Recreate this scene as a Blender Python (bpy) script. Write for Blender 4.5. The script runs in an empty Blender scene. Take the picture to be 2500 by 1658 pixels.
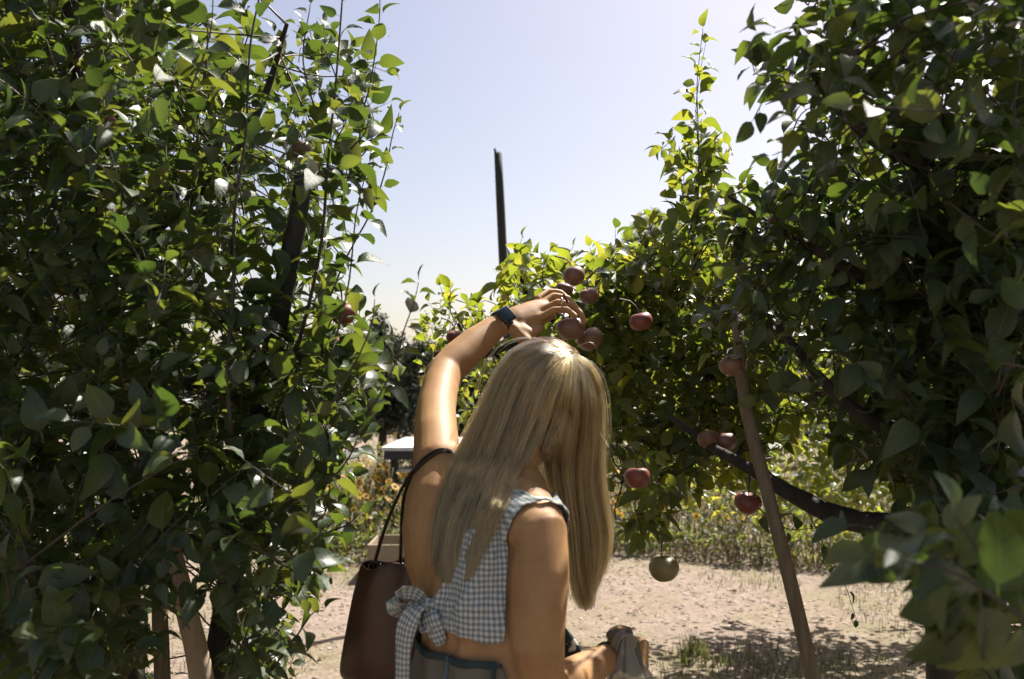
import bpy, bmesh, math, random
import numpy as np
from mathutils import Vector, Matrix, Quaternion
from mathutils.bvhtree import BVHTree
random.seed(7); RNG = np.random.default_rng(7)
R = math.radians
S = bpy.context.scene
COL = S.collection

# ------------------------------------------------------------------ camera
CAMZ = 1.5; PITCH = R(3.49); F = 2150.0
FW = Vector((0, math.cos(PITCH), math.sin(PITCH))); UP = Vector((0, -math.sin(PITCH), math.cos(PITCH)))
CAM = Vector((0, 0, CAMZ))
def P(px, py, d):
    """a point at distance d along the view, seen at px,py of the 2500x1658 photograph"""
    px, py, d = float(px), float(py), float(d)
    return CAM + d * (FW + Vector(((px - 1250) / F, 0, 0)) + UP * ((829 - py) / F))
def G(px, py):
    """the point of the ground seen at px,py"""
    v = FW + Vector(((px - 1250) / F, 0, 0)) + UP * ((829 - py) / F)
    return CAM + v * (-CAMZ / v.z)
cd = bpy.data.cameras.new('camera'); cam = bpy.data.objects.new('camera', cd); COL.objects.link(cam)
cam.location = CAM; cam.rotation_euler = (R(90) + PITCH, 0, 0)
cd.sensor_width = 36; cd.lens = F / 2500 * 36; cd.clip_end = 2000; cd.clip_start = .05
cd.dof.use_dof = True; cd.dof.focus_distance = 2.3; cd.dof.aperture_fstop = 4.2
S.camera = cam
# ------------------------------------------------------------------ light
SUN = Vector((.39, .42, .82)).normalized()
w = bpy.data.worlds.new('World'); S.world = w; w.use_nodes = True
nt = w.node_tree; nt.nodes.clear()
sky = nt.nodes.new('ShaderNodeTexSky'); sky.sky_type = 'NISHITA'; sky.sun_disc = False
sky.sun_elevation = math.asin(SUN.z); sky.sun_rotation = math.atan2(SUN.x, SUN.y)
sky.air_density = 1.0; sky.dust_density = 2.2; sky.ozone_density = 1.2; sky.altitude = 0
tint = nt.nodes.new('ShaderNodeMix'); tint.data_type = 'RGBA'; tint.blend_type = 'MULTIPLY'; tint.inputs[0].default_value = 1
tint.inputs[7].default_value = (.91, .76, .675, 1)
bg = nt.nodes.new('ShaderNodeBackground'); bg.inputs[1].default_value = .082
wo = nt.nodes.new('ShaderNodeOutputWorld')
nt.links.new(sky.outputs[0], tint.inputs[6]); nt.links.new(tint.outputs[2], bg.inputs[0]); nt.links.new(bg.outputs[0], wo.inputs[0])
sd = bpy.data.lights.new('sun', 'SUN'); sd.energy = 5.0; sd.angle = R(.53); sd.color = (1, .95, .88)
so = bpy.data.objects.new('sun', sd); COL.objects.link(so)
so.rotation_euler = SUN.to_track_quat('Z', 'Y').to_euler(); so.location = (0, 0, 12)
S.view_settings.view_transform = 'Standard'; S.view_settings.look = 'None'
S.view_settings.exposure = 1.5; S.view_settings.gamma = 1
try: S.view_settings.use_curve_mapping = False
except Exception: pass
S.cycles.max_bounces = 8; S.cycles.transparent_max_bounces = 8

# ------------------------------------------------------------------ helpers
def tag(o, label=None, cat=None, group=None, kind=None):
    if label: o['label'] = label
    if cat: o['category'] = cat
    if group: o['group'] = group
    if kind: o['kind'] = kind
    return o
def empty(name, loc=(0, 0, 0)):
    o = bpy.data.objects.new(name, None); COL.objects.link(o); o.location = loc; o.empty_display_size = .1
    return o
def link(name, me, mat=None, parent=None):
    o = bpy.data.objects.new(name, me); COL.objects.link(o)
    if mat is not None and len(me.materials) == 0: me.materials.append(mat)
    if parent is not None:
        o.parent = parent; o.matrix_parent_inverse = Matrix.Translation(parent.location).inverted()
    return o
def mesh_from(name, V, Fc, smooth=True):
    me = bpy.data.meshes.new(name)
    me.from_pydata([tuple(v) for v in V], [], [tuple(f) for f in Fc]); me.update()
    if smooth: me.polygons.foreach_set('use_smooth', [True] * len(me.polygons))
    return me
def mesh_np(name, V, quads=None, tris=None, smooth=True):
    me = bpy.data.meshes.new(name)
    V = np.asarray(V, dtype=np.float32)
    nq = 0 if quads is None else len(quads); ntr = 0 if tris is None else len(tris)
    idx = []; tot = []
    if nq: idx.append(np.asarray(quads).ravel()); tot += [4] * nq
    if ntr: idx.append(np.asarray(tris).ravel()); tot += [3] * ntr
    idx = np.concatenate(idx).astype(np.int32); tot = np.array(tot, dtype=np.int32)
    start = np.concatenate([[0], np.cumsum(tot)[:-1]]).astype(np.int32)
    me.vertices.add(len(V)); me.vertices.foreach_set('co', V.ravel())
    me.loops.add(len(idx)); me.loops.foreach_set('vertex_index', idx)
    me.polygons.add(len(tot)); me.polygons.foreach_set('loop_start', start); me.polygons.foreach_set('loop_total', tot)
    me.update(calc_edges=True)
    if smooth: me.polygons.foreach_set('use_smooth', np.ones(len(tot), dtype=bool))
    return me
class Geo:
    def __init__(s): s.V = []; s.F = []
    def add(s, V, Fc):
        b = len(s.V); s.V += [tuple(v) for v in V]; s.F += [tuple(b + i for i in f) for f in Fc]
    def box(s, c, size, rot=None, bev=0):
        hx, hy, hz = [k / 2 for k in size]
        V = [Vector((x, y, z)) for z in (-hz, hz) for y in (-hy, hy) for x in (-hx, hx)]
        if rot is not None: V = [rot @ v for v in V]
        s.add([Vector(c) + v for v in V], [(0, 2, 3, 1), (4, 5, 7, 6), (0, 1, 5, 4), (2, 6, 7, 3), (0, 4, 6, 2), (1, 3, 7, 5)])
    def tube(s, pts, rad, n=8, flat=1.0, side=None, cap=True, wob=0):
        pts = [Vector(p) for p in pts]; m = len(pts)
        if not hasattr(rad, '__len__'): rad = [rad] * m
        rad = list(rad)
        T = [(pts[min(i + 1, m - 1)] - pts[max(i - 1, 0)]).normalized() for i in range(m)]
        if cap:   # rounded ends
            e0 = [(-.92, .4), (-.6, .8)]; e1 = [(.6, .8), (.92, .4)]
            P0 = [(pts[0] + T[0] * rad[0] * a * .8, rad[0] * b, T[0]) for a, b in e0]
            P1 = [(pts[-1] + T[-1] * rad[-1] * a * .8, rad[-1] * b, T[-1]) for a, b in e1]
            seq = P0 + list(zip(pts, rad, T)) + P1
        else: seq = list(zip(pts, rad, T))
        u = None; V = []
        for p, r, t in seq:
            if side is not None: u = (Vector(side) - t * t.dot(Vector(side))).normalized()
            elif u is None: u = t.orthogonal().normalized()
            else:
                u = (u - t * t.dot(u)).normalized()
            v = t.cross(u)
            for k in range(n):
                a = 2 * math.pi * k / n; rr = r * (1 + (random.uniform(-wob, wob) if wob else 0))
                V.append(p + u * math.cos(a) * rr + v * math.sin(a) * rr * flat)
        Fc = []
        q = len(seq)
        for i in range(q - 1):
            for k in range(n):
                a = i * n + k; b = i * n + (k + 1) % n
                Fc.append((a, b, b + n, a + n))
        Fc.append(tuple(range(n - 1, -1, -1))); Fc.append(tuple((q - 1) * n + k for k in range(n)))
        s.add(V, Fc)
    def ball(s, c, r, seg=12, ring=8, M=None):
        V = []; Fc = []
        rx, ry, rz = r if hasattr(r, '__len__') else (r, r, r)
        V.append(Vector((0, 0, rz)))
        for i in range(1, ring):
            t = math.pi * i / ring
            for k in range(seg):
                a = 2 * math.pi * k / seg
                V.append(Vector((rx * math.sin(t) * math.cos(a), ry * math.sin(t) * math.sin(a), rz * math.cos(t))))
        V.append(Vector((0, 0, -rz)))
        for k in range(seg): Fc.append((0, 1 + k, 1 + (k + 1) % seg))
        for i in range(ring - 2):
            for k in range(seg):
                a = 1 + i * seg + k; b = 1 + i * seg + (k + 1) % seg
                Fc.append((a, a + seg, b + seg, b))
        L = len(V) - 1
        for k in range(seg): Fc.append((L, L - seg + (k + 1) % seg, L - seg + k))
        s.add([Vector(c) + (M @ v if M is not None else v) for v in V], Fc)
    def build(s, name, mat, parent=None, smooth=True):
        return link(name, mesh_from(name, s.V, s.F, smooth), mat, parent)
def catmull(pts, n):
    """n evenly parametrised samples of a smooth curve through pts (any dimension)"""
    A = np.array([list(p) for p in pts], dtype=float); m = len(A)
    A = np.vstack([2 * A[0] - A[1], A, 2 * A[-1] - A[-2]])
    out = []
    for t in np.linspace(0, m - 1 - 1e-9, n):
        i = int(t); f = t - i
        p0, p1, p2, p3 = A[i], A[i + 1], A[i + 2], A[i + 3]
        out.append(.5 * ((2 * p1) + (-p0 + p2) * f + (2 * p0 - 5 * p1 + 4 * p2 - p3) * f * f + (-p0 + 3 * p1 - 3 * p2 + p3) * f ** 3))
    return np.array(out)

# ------------------------------------------------------------------ materials
def new_mat(name):
    m = bpy.data.materials.new(name); m.use_nodes = True; t = m.node_tree
    b = t.nodes['Principled BSDF']
    return m, t, b
def ramp(t, stops, src, interp='LINEAR'):
    r = t.nodes.new('ShaderNodeValToRGB'); r.color_ramp.interpolation = interp
    e = r.color_ramp.elements
    while len(e) < len(stops): e.new(.5)
    for k, (p, c) in enumerate(stops): e[k].position = p; e[k].color = (*c, 1)
    t.links.new(src, r.inputs[0]); return r.outputs[0]
def noise(t, scale, detail=4, rough=.6, coord='Object', stretch=None, dist=0):
    tc = t.nodes.new('ShaderNodeTexCoord'); n = t.nodes.new('ShaderNodeTexNoise')
    n.inputs['Scale'].default_value = scale; n.inputs['Detail'].default_value = detail; n.inputs['Roughness'].default_value = rough
    n.inputs['Distortion'].default_value = dist
    src = tc.outputs[coord]
    if stretch:
        mp = t.nodes.new('ShaderNodeMapping'); mp.inputs['Scale'].default_value = stretch
        t.links.new(src, mp.inputs[0]); src = mp.outputs[0]
    t.links.new(src, n.inputs['Vector']); return n.outputs['Fac']
def bump(t, b, src, strength=.3, dist=.01):
    bn = t.nodes.new('ShaderNodeBump'); bn.inputs['Strength'].default_value = strength; bn.inputs['Distance'].default_value = dist
    t.links.new(src, bn.inputs['Height']); t.links.new(bn.outputs[0], b.inputs['Normal'])
def simple(name, c1, c2, scale=20, rough=.6, bstr=.3, bdist=.005, stretch=None, spec=.5, lo=.3, hi=.7):
    m, t, b = new_mat(name)
    n = noise(t, scale, 5, .65, stretch=stretch)
    t.links.new(ramp(t, [(lo, c1), (hi, c2)], n), b.inputs['Base Color'])
    b.inputs['Roughness'].default_value = rough; b.inputs['Specular IOR Level'].default_value = spec
    if bstr: bump(t, b, n, bstr, bdist)
    return m
def leaf_mat(name, stops, tr_stops, veins=False, rough=.38, trans=.42, under=(.06, .085, .045)):
    m, t, b = new_mat(name)
    oi = t.nodes.new('ShaderNodeObjectInfo'); ge = t.nodes.new('ShaderNodeNewGeometry')
    ad = t.nodes.new('ShaderNodeMath'); ad.operation = 'ADD'; fr = t.nodes.new('ShaderNodeMath'); fr.operation = 'FRACT'
    t.links.new(oi.outputs['Random'], ad.inputs[0]); t.links.new(ge.outputs['Random Per Island'], ad.inputs[1]); t.links.new(ad.outputs[0], fr.inputs[0])
    c = ramp(t, stops, fr.outputs[0]); tc = ramp(t, tr_stops, fr.outputs[0])
    nz = noise(t, 60, 2, .5)
    mm = t.nodes.new('ShaderNodeMix'); mm.data_type = 'RGBA'; mm.blend_type = 'MULTIPLY'; mm.inputs[0].default_value = .6
    t.links.new(c, mm.inputs[6]); t.links.new(ramp(t, [(.35, (.7, .75, .7)), (.65, (1.15, 1.1, 1))], nz), mm.inputs[7])
    mx = t.nodes.new('ShaderNodeMix'); mx.data_type = 'RGBA'
    mb = t.nodes.new('ShaderNodeMath'); mb.operation = 'MULTIPLY'; mb.inputs[1].default_value = .6
    t.links.new(ge.outputs['Backfacing'], mb.inputs[0]); t.links.new(mb.outputs[0], mx.inputs[0])
    t.links.new(mm.outputs[2], mx.inputs[6]); mx.inputs[7].default_value = (*under, 1)
    t.links.new(mx.outputs[2], b.inputs['Base Color'])
    b.inputs['Roughness'].default_value = rough; b.inputs['Specular IOR Level'].default_value = .55
    h = nz
    if veins:   # pale midrib and slanting side veins along the blade
        uv = t.nodes.new('ShaderNodeUVMap'); uv.uv_map = 'UVMap'; sx = t.nodes.new('ShaderNodeSeparateXYZ'); t.links.new(uv.outputs[0], sx.inputs[0])
        def ma(op, a, b_=None, c_=None):
            n = t.nodes.new('ShaderNodeMath'); n.operation = op
            for q, v in enumerate((a, b_, c_)):
                if v is None: continue
                if isinstance(v, (int, float)): n.inputs[q].default_value = v
                else: t.links.new(v, n.inputs[q])
            return n.outputs[0]
        av = ma('ABSOLUTE', sx.outputs[1])
        mid = ma('LESS_THAN', av, .07)
        sv = ma('GREATER_THAN', ma('SINE', ma('MULTIPLY', ma('SUBTRACT', sx.outputs[0], ma('MULTIPLY', av, .22)), 44.0)), .82)
        vv = ma('MAXIMUM', mid, ma('MULTIPLY', sv, .45))
        for src_in in (b.inputs['Base Color'],):
            old = src_in.links[0].from_socket; mv = t.nodes.new('ShaderNodeMix'); mv.data_type = 'RGBA'
            t.links.new(ma('MULTIPLY', vv, .5), mv.inputs[0]); t.links.new(old, mv.inputs[6]); mv.inputs[7].default_value = (.13, .15, .06, 1); t.links.new(mv.outputs[2], src_in)
        h = ma('SUBTRACT', nz, vv)
    bump(t, b, h, .3, .004)
    tl = t.nodes.new('ShaderNodeBsdfTranslucent'); t.links.new(tc, tl.inputs['Color'])
    ms = t.nodes.new('ShaderNodeMixShader'); ms.inputs[0].default_value = trans
    out = t.nodes['Material Output']
    t.links.new(b.outputs[0], ms.inputs[1]); t.links.new(tl.outputs[0], ms.inputs[2]); t.links.new(ms.outputs[0], out.inputs[0])
    return m
M = {}
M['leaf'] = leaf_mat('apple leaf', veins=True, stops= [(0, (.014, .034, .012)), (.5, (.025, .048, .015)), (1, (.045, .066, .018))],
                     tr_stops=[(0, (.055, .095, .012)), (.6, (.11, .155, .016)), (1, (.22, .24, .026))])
M['leaf_sunlit'] = leaf_mat('apple leaf sunlit tint', veins=True, stops= [(0, (.022, .042, .009)), (.5, (.04, .062, .012)), (1, (.07, .08, .018))],
                     tr_stops=[(0, (.24, .32, .018)), (.6, (.38, .43, .03)), (1, (.55, .50, .055))])  # the apple leaf again, with a sunlit yellow green put into its colours
M['leaf_half_sunlit'] = leaf_mat('apple leaf half sunlit tint', veins=True, stops=[(0, (.014, .030, .010)), (.5, (.028, .048, .012)), (1, (.05, .065, .016))],
                     tr_stops=[(0, (.12, .18, .016)), (.6, (.27, .33, .024)), (1, (.48, .46, .045))])  # apple leaf between the two, part of the sunlight painted into its colours
M['bush'] = leaf_mat('grey green shrub leaf', [(0, (.02, .032, .02)), (.5, (.035, .048, .03)), (1, (.09, .10, .075))],
                     [(0, (.04, .06, .02)), (1, (.08, .1, .04))], rough=.35, trans=.25)
M['bed'] = leaf_mat('bed leaf', [(0, (.015, .04, .010)), (.5, (.06, .09, .02)), (.8, (.15, .15, .05)), (1, (.34, .28, .18))],
                    [(0, (.15, .24, .014)), (.5, (.34, .38, .03)), (1, (.45, .38, .10))], rough=.6, trans=.35)
M['yellow_leaf'] = leaf_mat('bed leaf yellow green', [(0, (.03, .05, .01)), (1, (.08, .08, .02))], [(0, (.14, .18, .01)), (1, (.28, .25, .02))], rough=.5)
M['petal'] = leaf_mat('sunflower petal', [(0, (.6, .29, .008)), (1, (.7, .40, .012))], [(0, (.6, .3, .008)), (1, (.7, .42, .012))], rough=.6, trans=.4, under=(.4, .24, .01))
M['centre'] = simple('sunflower centre', (.025, .008, .004), (.06, .025, .01), 200, .9)
M['bark'] = simple('apple bark', (.014, .011, .008), (.045, .036, .026), 30, .85, .8, .01, (1, 1, .25))
M['twig'] = simple('twig bark', (.02, .014, .009), (.06, .04, .025), 60, .6, .3)
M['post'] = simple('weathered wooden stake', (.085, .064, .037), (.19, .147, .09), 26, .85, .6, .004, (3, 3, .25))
M['postdark'] = simple('dark weathered pole', (.010, .013, .011), (.030, .031, .024), 26, .85, .6, .004, (3, 3, .25))

def skin_mat():
    m, t, b = new_mat('skin')
    n = noise(t, 16, 7, .68); n2 = noise(t, 230, 4, .7)
    t.links.new(ramp(t, [(.28, (.26, .138, .056)), (.5, (.325, .18, .077)), (.72, (.375, .215, .096))], n), b.inputs['Base Color'])
    b.inputs['Subsurface Weight'].default_value = .25; b.inputs['Subsurface Radius'].default_value = (1, .35, .15); b.inputs['Subsurface Scale'].default_value = .012
    b.inputs['Roughness'].default_value = .58; b.inputs['Specular IOR Level'].default_value = .3
    bump(t, b, n2, .3, .0015); return m
M['skin'] = skin_mat()
def gingham():
    m, t, b = new_mat('blue and white gingham cotton')
    uv = t.nodes.new('ShaderNodeUVMap'); uv.uv_map = 'UVMap'
    nz = t.nodes.new('ShaderNodeTexNoise'); nz.inputs['Scale'].default_value = 8; t.links.new(uv.outputs[0], nz.inputs['Vector'])
    vm = t.nodes.new('ShaderNodeVectorMath'); vm.operation = 'MULTIPLY_ADD'
    vm.inputs[1].default_value = (.012, .012, 0); t.links.new(nz.outputs['Color'], vm.inputs[0]); t.links.new(uv.outputs[0], vm.inputs[2])
    sp = t.nodes.new('ShaderNodeSeparateXYZ'); t.links.new(vm.outputs[0], sp.inputs[0])
    def stripe(o):
        a = t.nodes.new('ShaderNodeMath'); a.operation = 'MULTIPLY'; a.inputs[1].default_value = 2 * math.pi / .0095; t.links.new(o, a.inputs[0])
        s = t.nodes.new('ShaderNodeMath'); s.operation = 'SINE'; t.links.new(a.outputs[0], s.inputs[0])
        k = t.nodes.new('ShaderNodeMapRange'); k.inputs[1].default_value = -.35; k.inputs[2].default_value = .35; t.links.new(s.outputs[0], k.inputs[0])
        return k.outputs[0]
    ad = t.nodes.new('ShaderNodeMath'); ad.operation = 'ADD'; t.links.new(stripe(sp.outputs[0]), ad.inputs[0]); t.links.new(stripe(sp.outputs[1]), ad.inputs[1])
    h = t.nodes.new('ShaderNodeMath'); h.operation = 'MULTIPLY'; h.inputs[1].default_value = .5; t.links.new(ad.outputs[0], h.inputs[0])
    t.links.new(ramp(t, [(0, (.13, .155, .155)), (.5, (.26, .28, .27)), (1, (.50, .48, .43))], h.outputs[0]), b.inputs['Base Color'])
    b.inputs['Roughness'].default_value = .85; b.inputs['Specular IOR Level'].default_value = .2
    fn = noise(t, 14, 4, .6); bump(t, b, fn, .9, .012)
    return m
M['gingham'] = gingham()
M['khaki'] = simple('khaki cotton', (.095, .085, .062), (.135, .12, .09), 30, .85, .5, .006)
M['teal'] = simple('dark teal binding', (.010, .025, .027), (.02, .04, .042), 80, .8)
M['loop'] = simple('faded blue denim loop', (.06, .10, .11), (.10, .14, .15), 120, .85)
M['leather'] = simple('brown leather', (.034, .013, .006), (.068, .027, .012), 12, .42, .35, .004)
M['leather_dark'] = simple('dark leather strap', (.014, .007, .005), (.028, .013, .009), 30, .4)
M['brass'], _t, _b = new_mat('brass'); _b.inputs['Base Color'].default_value = (.6, .42, .15, 1); _b.inputs['Metallic'].default_value = 1; _b.inputs['Roughness'].default_value = .3
M['silver'], _t, _b = new_mat('silver ring'); _b.inputs['Base Color'].default_value = (.8, .78, .72, 1); _b.inputs['Metallic'].default_value = 1; _b.inputs['Roughness'].default_value = .2
M['watch'] = simple('black rubber', (.010, .016, .02), (.018, .026, .03), 60, .45, 0)
M['glass'], _t, _b = new_mat('black watch glass'); _b.inputs['Base Color'].default_value = (.006, .014, .018, 1); _b.inputs['Roughness'].default_value = .15
M['eye'], _t, _b = new_mat('eye white'); _b.inputs['Base Color'].default_value = (.75, .72, .68, 1); _b.inputs['Roughness'].default_value = .15
M['iris'], _t, _b = new_mat('blue grey iris'); _b.inputs['Base Color'].default_value = (.08, .12, .14, 1); _b.inputs['Roughness'].default_value = .15
M['lip'] = simple('lip', (.42, .16, .13), (.5, .2, .16), 60, .4, 0)
M['shoe'] = simple('white canvas shoe', (.6, .58, .54), (.72, .7, .66), 60, .8)
M['print'] = None
def print_mat():
    m, t, b = new_mat('dark green printed cotton')
    n = noise(t, 46, 2, .5); t.links.new(ramp(t, [(.54, (.012, .035, .032)), (.60, (.55, .56, .5))], n, 'LINEAR'), b.inputs['Base Color'])
    b.inputs['Roughness'].default_value = .85; return m
M['print'] = print_mat()
def bag_plastic():
    m, t, b = new_mat('frosted grey plastic film')
    b.inputs['Base Color'].default_value = (.40, .40, .36, 1); b.inputs['Roughness'].default_value = .3
    tr = t.nodes.new('ShaderNodeBsdfTransparent'); tr.inputs[0].default_value = (.9, .86, .78, 1)
    tl = t.nodes.new('ShaderNodeBsdfTranslucent'); tl.inputs[0].default_value = (.45, .42, .35, 1)
    m1 = t.nodes.new('ShaderNodeMixShader'); m1.inputs[0].default_value = .4
    m2 = t.nodes.new('ShaderNodeMixShader'); m2.inputs[0].default_value = .35
    t.links.new(b.outputs[0], m1.inputs[1]); t.links.new(tl.outputs[0], m1.inputs[2])
    t.links.new(m1.outputs[0], m2.inputs[1]); t.links.new(tr.outputs[0], m2.inputs[2])
    bump(t, b, noise(t, 30, 3, .5, stretch=(1, 1, .2)), .6, .01)
    t.links.new(m2.outputs[0], t.nodes['Material Output'].inputs[0]); return m
M['plastic'] = bag_plastic()
def apple_mat(name, c1, c2, c3):
    m, t, b = new_mat(name)
    n = noise(t, 22, 5, .6, stretch=(1, 1, .3)); sp = noise(t, 420, 2, .5)
    c = ramp(t, [(.3, c1), (.5, c2), (.72, c3)], n)
    mm = t.nodes.new('ShaderNodeMix'); mm.data_type = 'RGBA'; mm.blend_type = 'ADD'; mm.inputs[0].default_value = .12
    t.links.new(c, mm.inputs[6]); t.links.new(ramp(t, [(.62, (0, 0, 0)), (.7, (.8, .6, .4))], sp), mm.inputs[7])
    t.links.new(mm.outputs[2], b.inputs['Base Color']); b.inputs['Roughness'].default_value = .5
    b.inputs['Coat Weight'].default_value = .12; b.inputs['Coat Roughness'].default_value = .25
    return m
M['apple_red'] = apple_mat('red apple skin', (.11, .018, .012), (.16, .032, .020), (.20, .09, .035))
M['apple_dusky'] = apple_mat('dusky pink apple skin', (.12, .042, .028), (.16, .075, .048), (.20, .135, .07))
M['apple_green'] = apple_mat('yellow green apple skin', (.15, .13, .04), (.18, .15, .055), (.19, .12, .055))

# ------------------------------------------------------------------ ground
def ground_mat():
    m, t, b = new_mat('dry soil with straw')
    n1 = noise(t, 1.1, 6, .6); n2 = noise(t, 38, 6, .72); n3 = noise(t, 9, 5, .7, dist=.6)
    c = ramp(t, [(.28, (.11, .085, .065)), (.42, (.185, .145, .115)), (.56, (.245, .197, .158)), (.72, (.33, .275, .23))], n2)
    g = ramp(t, [(.45, (1, 1, 1)), (.72, (.70, .80, .46))], n1)
    s = ramp(t, [(.3, (.6, .58, .55)), (.6, (1.05, 1.02, 1))], n3)
    a = t.nodes.new('ShaderNodeMix'); a.data_type = 'RGBA'; a.blend_type = 'MULTIPLY'; a.inputs[0].default_value = .8
    t.links.new(c, a.inputs[6]); t.links.new(g, a.inputs[7])
    a2 = t.nodes.new('ShaderNodeMix'); a2.data_type = 'RGBA'; a2.blend_type = 'MULTIPLY'; a2.inputs[0].default_value = .8
    t.links.new(a.outputs[2], a2.inputs[6]); t.links.new(s, a2.inputs[7]); t.links.new(a2.outputs[2], b.inputs['Base Color'])
    b.inputs['Roughness'].default_value = .95; b.inputs['Specular IOR Level'].default_value = .15
    bump(t, b, n2, .7, .025); return m
from mathutils import noise as mn
def gz(x, y): return .03 * mn.noise(Vector((x * .7, y * .7, 0))) + .012 * mn.noise(Vector((x * 4, y * 4, 3)))
xs = np.concatenate([np.linspace(-600, -12, 20), np.linspace(-9, 9, 181), np.linspace(12, 600, 20)])
ys = np.concatenate([np.linspace(-300, -4, 12), np.linspace(-2, 14, 161), np.linspace(16, 900, 24)])
V = [(x, y, gz(x, y) if abs(x) < 12 and -4 < y < 16 else 0) for y in ys for x in xs]
nx = len(xs); Q = [(j * nx + i, j * nx + i + 1, (j + 1) * nx + i + 1, (j + 1) * nx + i) for j in range(len(ys) - 1) for i in range(nx - 1)]
tag(link('ground', mesh_np('ground', V, Q), ground_mat()), 'dry tan soil strewn with straw and wood chips across the orchard lane', None, None, 'structure')

def scatter(name, n, fn, tmplV, tmplQ, mat, parent=None, smooth=False, tris=None):
    """n copies of a small template, each placed by fn(i) -> 4x4, joined into one mesh"""
    T = np.array(tmplV, dtype=float); k = len(T)
    Ms = np.array([np.array(fn(i)) for i in range(n)])
    Vv = np.einsum('nij,kj->nki', Ms[:, :3, :3], T) + Ms[:, None, :3, 3]
    off = (np.arange(n) * k)[:, None, None]
    q = None if tmplQ is None else (np.array(tmplQ)[None] + off).reshape(-1, 4)
    tr = None if tris is None else (np.array(tris)[None] + off).reshape(-1, 3)
    return link(name, mesh_np(name, Vv.reshape(-1, 3), q, tr, smooth), mat, parent)
BX = [(x, y, z) for z in (-.5, .5) for y in (-.5, .5) for x in (-.5, .5)]
BQ = [(0, 2, 3, 1), (4, 5, 7, 6), (0, 1, 5, 4), (2, 6, 7, 3), (0, 4, 6, 2), (1, 3, 7, 5)]
def chip(i):
    d = 3.4 + 6.5 * random.random() ** .8; x = random.uniform(-.62, .62) * d + .1
    k = random.random()
    L = random.uniform(.012, .05) if k < .8 else random.uniform(.04, .09)
    s = (L * .8, L * random.uniform(.2, .5) if k < .8 else .004, random.uniform(.002, .005))
    return Matrix.Translation((x, d, gz(x, d) + .002)) @ Matrix.Rotation(random.uniform(0, 6.28), 4, 'Z') @ Matrix.Rotation(random.gauss(0, .14), 4, 'Y') @ Matrix.Diagonal((*s, 1))
mc, t, b = new_mat('wood chips and straw')
ge = t.nodes.new('ShaderNodeNewGeometry')
t.links.new(ramp(t, [(0, (.06, .045, .034)), (.2, (.15, .115, .09)), (.6, (.22, .175, .145)), (1, (.36, .31, .27))], ge.outputs['Random Per Island']), b.inputs['Base Color']); b.inputs['Roughness'].default_value = .9
tag(scatter('wood_chips', 5000, chip, BX, BQ, mc), 'pale wood chips and straw littering the bare soil', None, None, 'stuff')
DL = leaf_mat('fallen dry leaf', [(0, (.05, .03, .015)), (.5, (.14, .085, .035)), (1, (.24, .18, .06))], [(0, (.1, .06, .02)), (1, (.3, .22, .06))], rough=.7)
def dead(i):
    d = 3.6 + 5.2 * random.random() ** .9; x = random.uniform(-.6, .62) * d; s_ = random.uniform(.02, .05)
    return Matrix.Translation((x, d, gz(x, d) + .008)) @ Matrix.Rotation(random.uniform(0, 6.28), 4, 'Z') @ Matrix.Rotation(random.gauss(0, .4), 4, 'Y') @ Matrix.Diagonal((s_ * .6, s_, s_ * 1.5, 1))
tag(scatter('fallen_leaves', 900, dead, [(-.4, 0, .05), (.4, 0, .08), (.45, .5, .16), (-.45, .5, .12), (0, 1, .02)], [(0, 1, 2, 3)], DL, tris=[(3, 2, 4)]), 'dry fallen leaves scattered over the orchard soil', None, None, 'stuff')
# grass: sparse tufts on the lane
gm = leaf_mat('dry green grass', [(0, (.035, .05, .012)), (1, (.14, .12, .05))], [(0, (.08, .11, .015)), (1, (.18, .16, .05))], rough=.6)
blade = [(-.5, 0, 0), (.5, 0, 0), (-.35, .06, .55), (.35, .06, .55), (0, .22, 1)]
tufts = [(*G(px, py)[:2], r, n) for px, py, r, n in [(1690, 1612, .10, 60), (1700, 1600, .06, 60), (1760, 1640, .34, 260), (1900, 1618, .36, 260), (2100, 1640, .4, 260), (2080, 1400, .45, 300), (1950, 1380, .4, 260), (1700, 1648, .3, 120), (2000, 1650, .4, 200), (1830, 1420, .4, 200), (620, 1640, .3, 160), (860, 1405, .3, 160), (420, 1600, .7, 700), (640, 1560, .25, 70), (2300, 1500, .7, 600), (1350, 1440, .3, 120)]]
GB = []
for tx, ty, r, n in tufts:
    for _ in range(n):
        a = random.uniform(0, 6.28); q = r * math.sqrt(random.random())
        GB.append((tx + q * math.cos(a), ty + q * math.sin(a) * 1.3, random.uniform(.02, .09) if n != 60 else random.uniform(.08, .17)))
def gb(i):
    x, y, h = GB[i]
    return Matrix.Translation((x, y, gz(x, y) - .004)) @ Matrix.Rotation(random.uniform(0, 6.28), 4, 'Z') @ Matrix.Rotation(random.uniform(-.5, .1), 4, 'X') @ Matrix.Diagonal((.006, h, h, 1))
tag(scatter('grass', len(GB), gb, blade, [(0, 1, 3, 2)], gm, tris=[(2, 3, 4)]), 'sparse dry green grass tufts growing through the soil', None, None, 'stuff')

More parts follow.
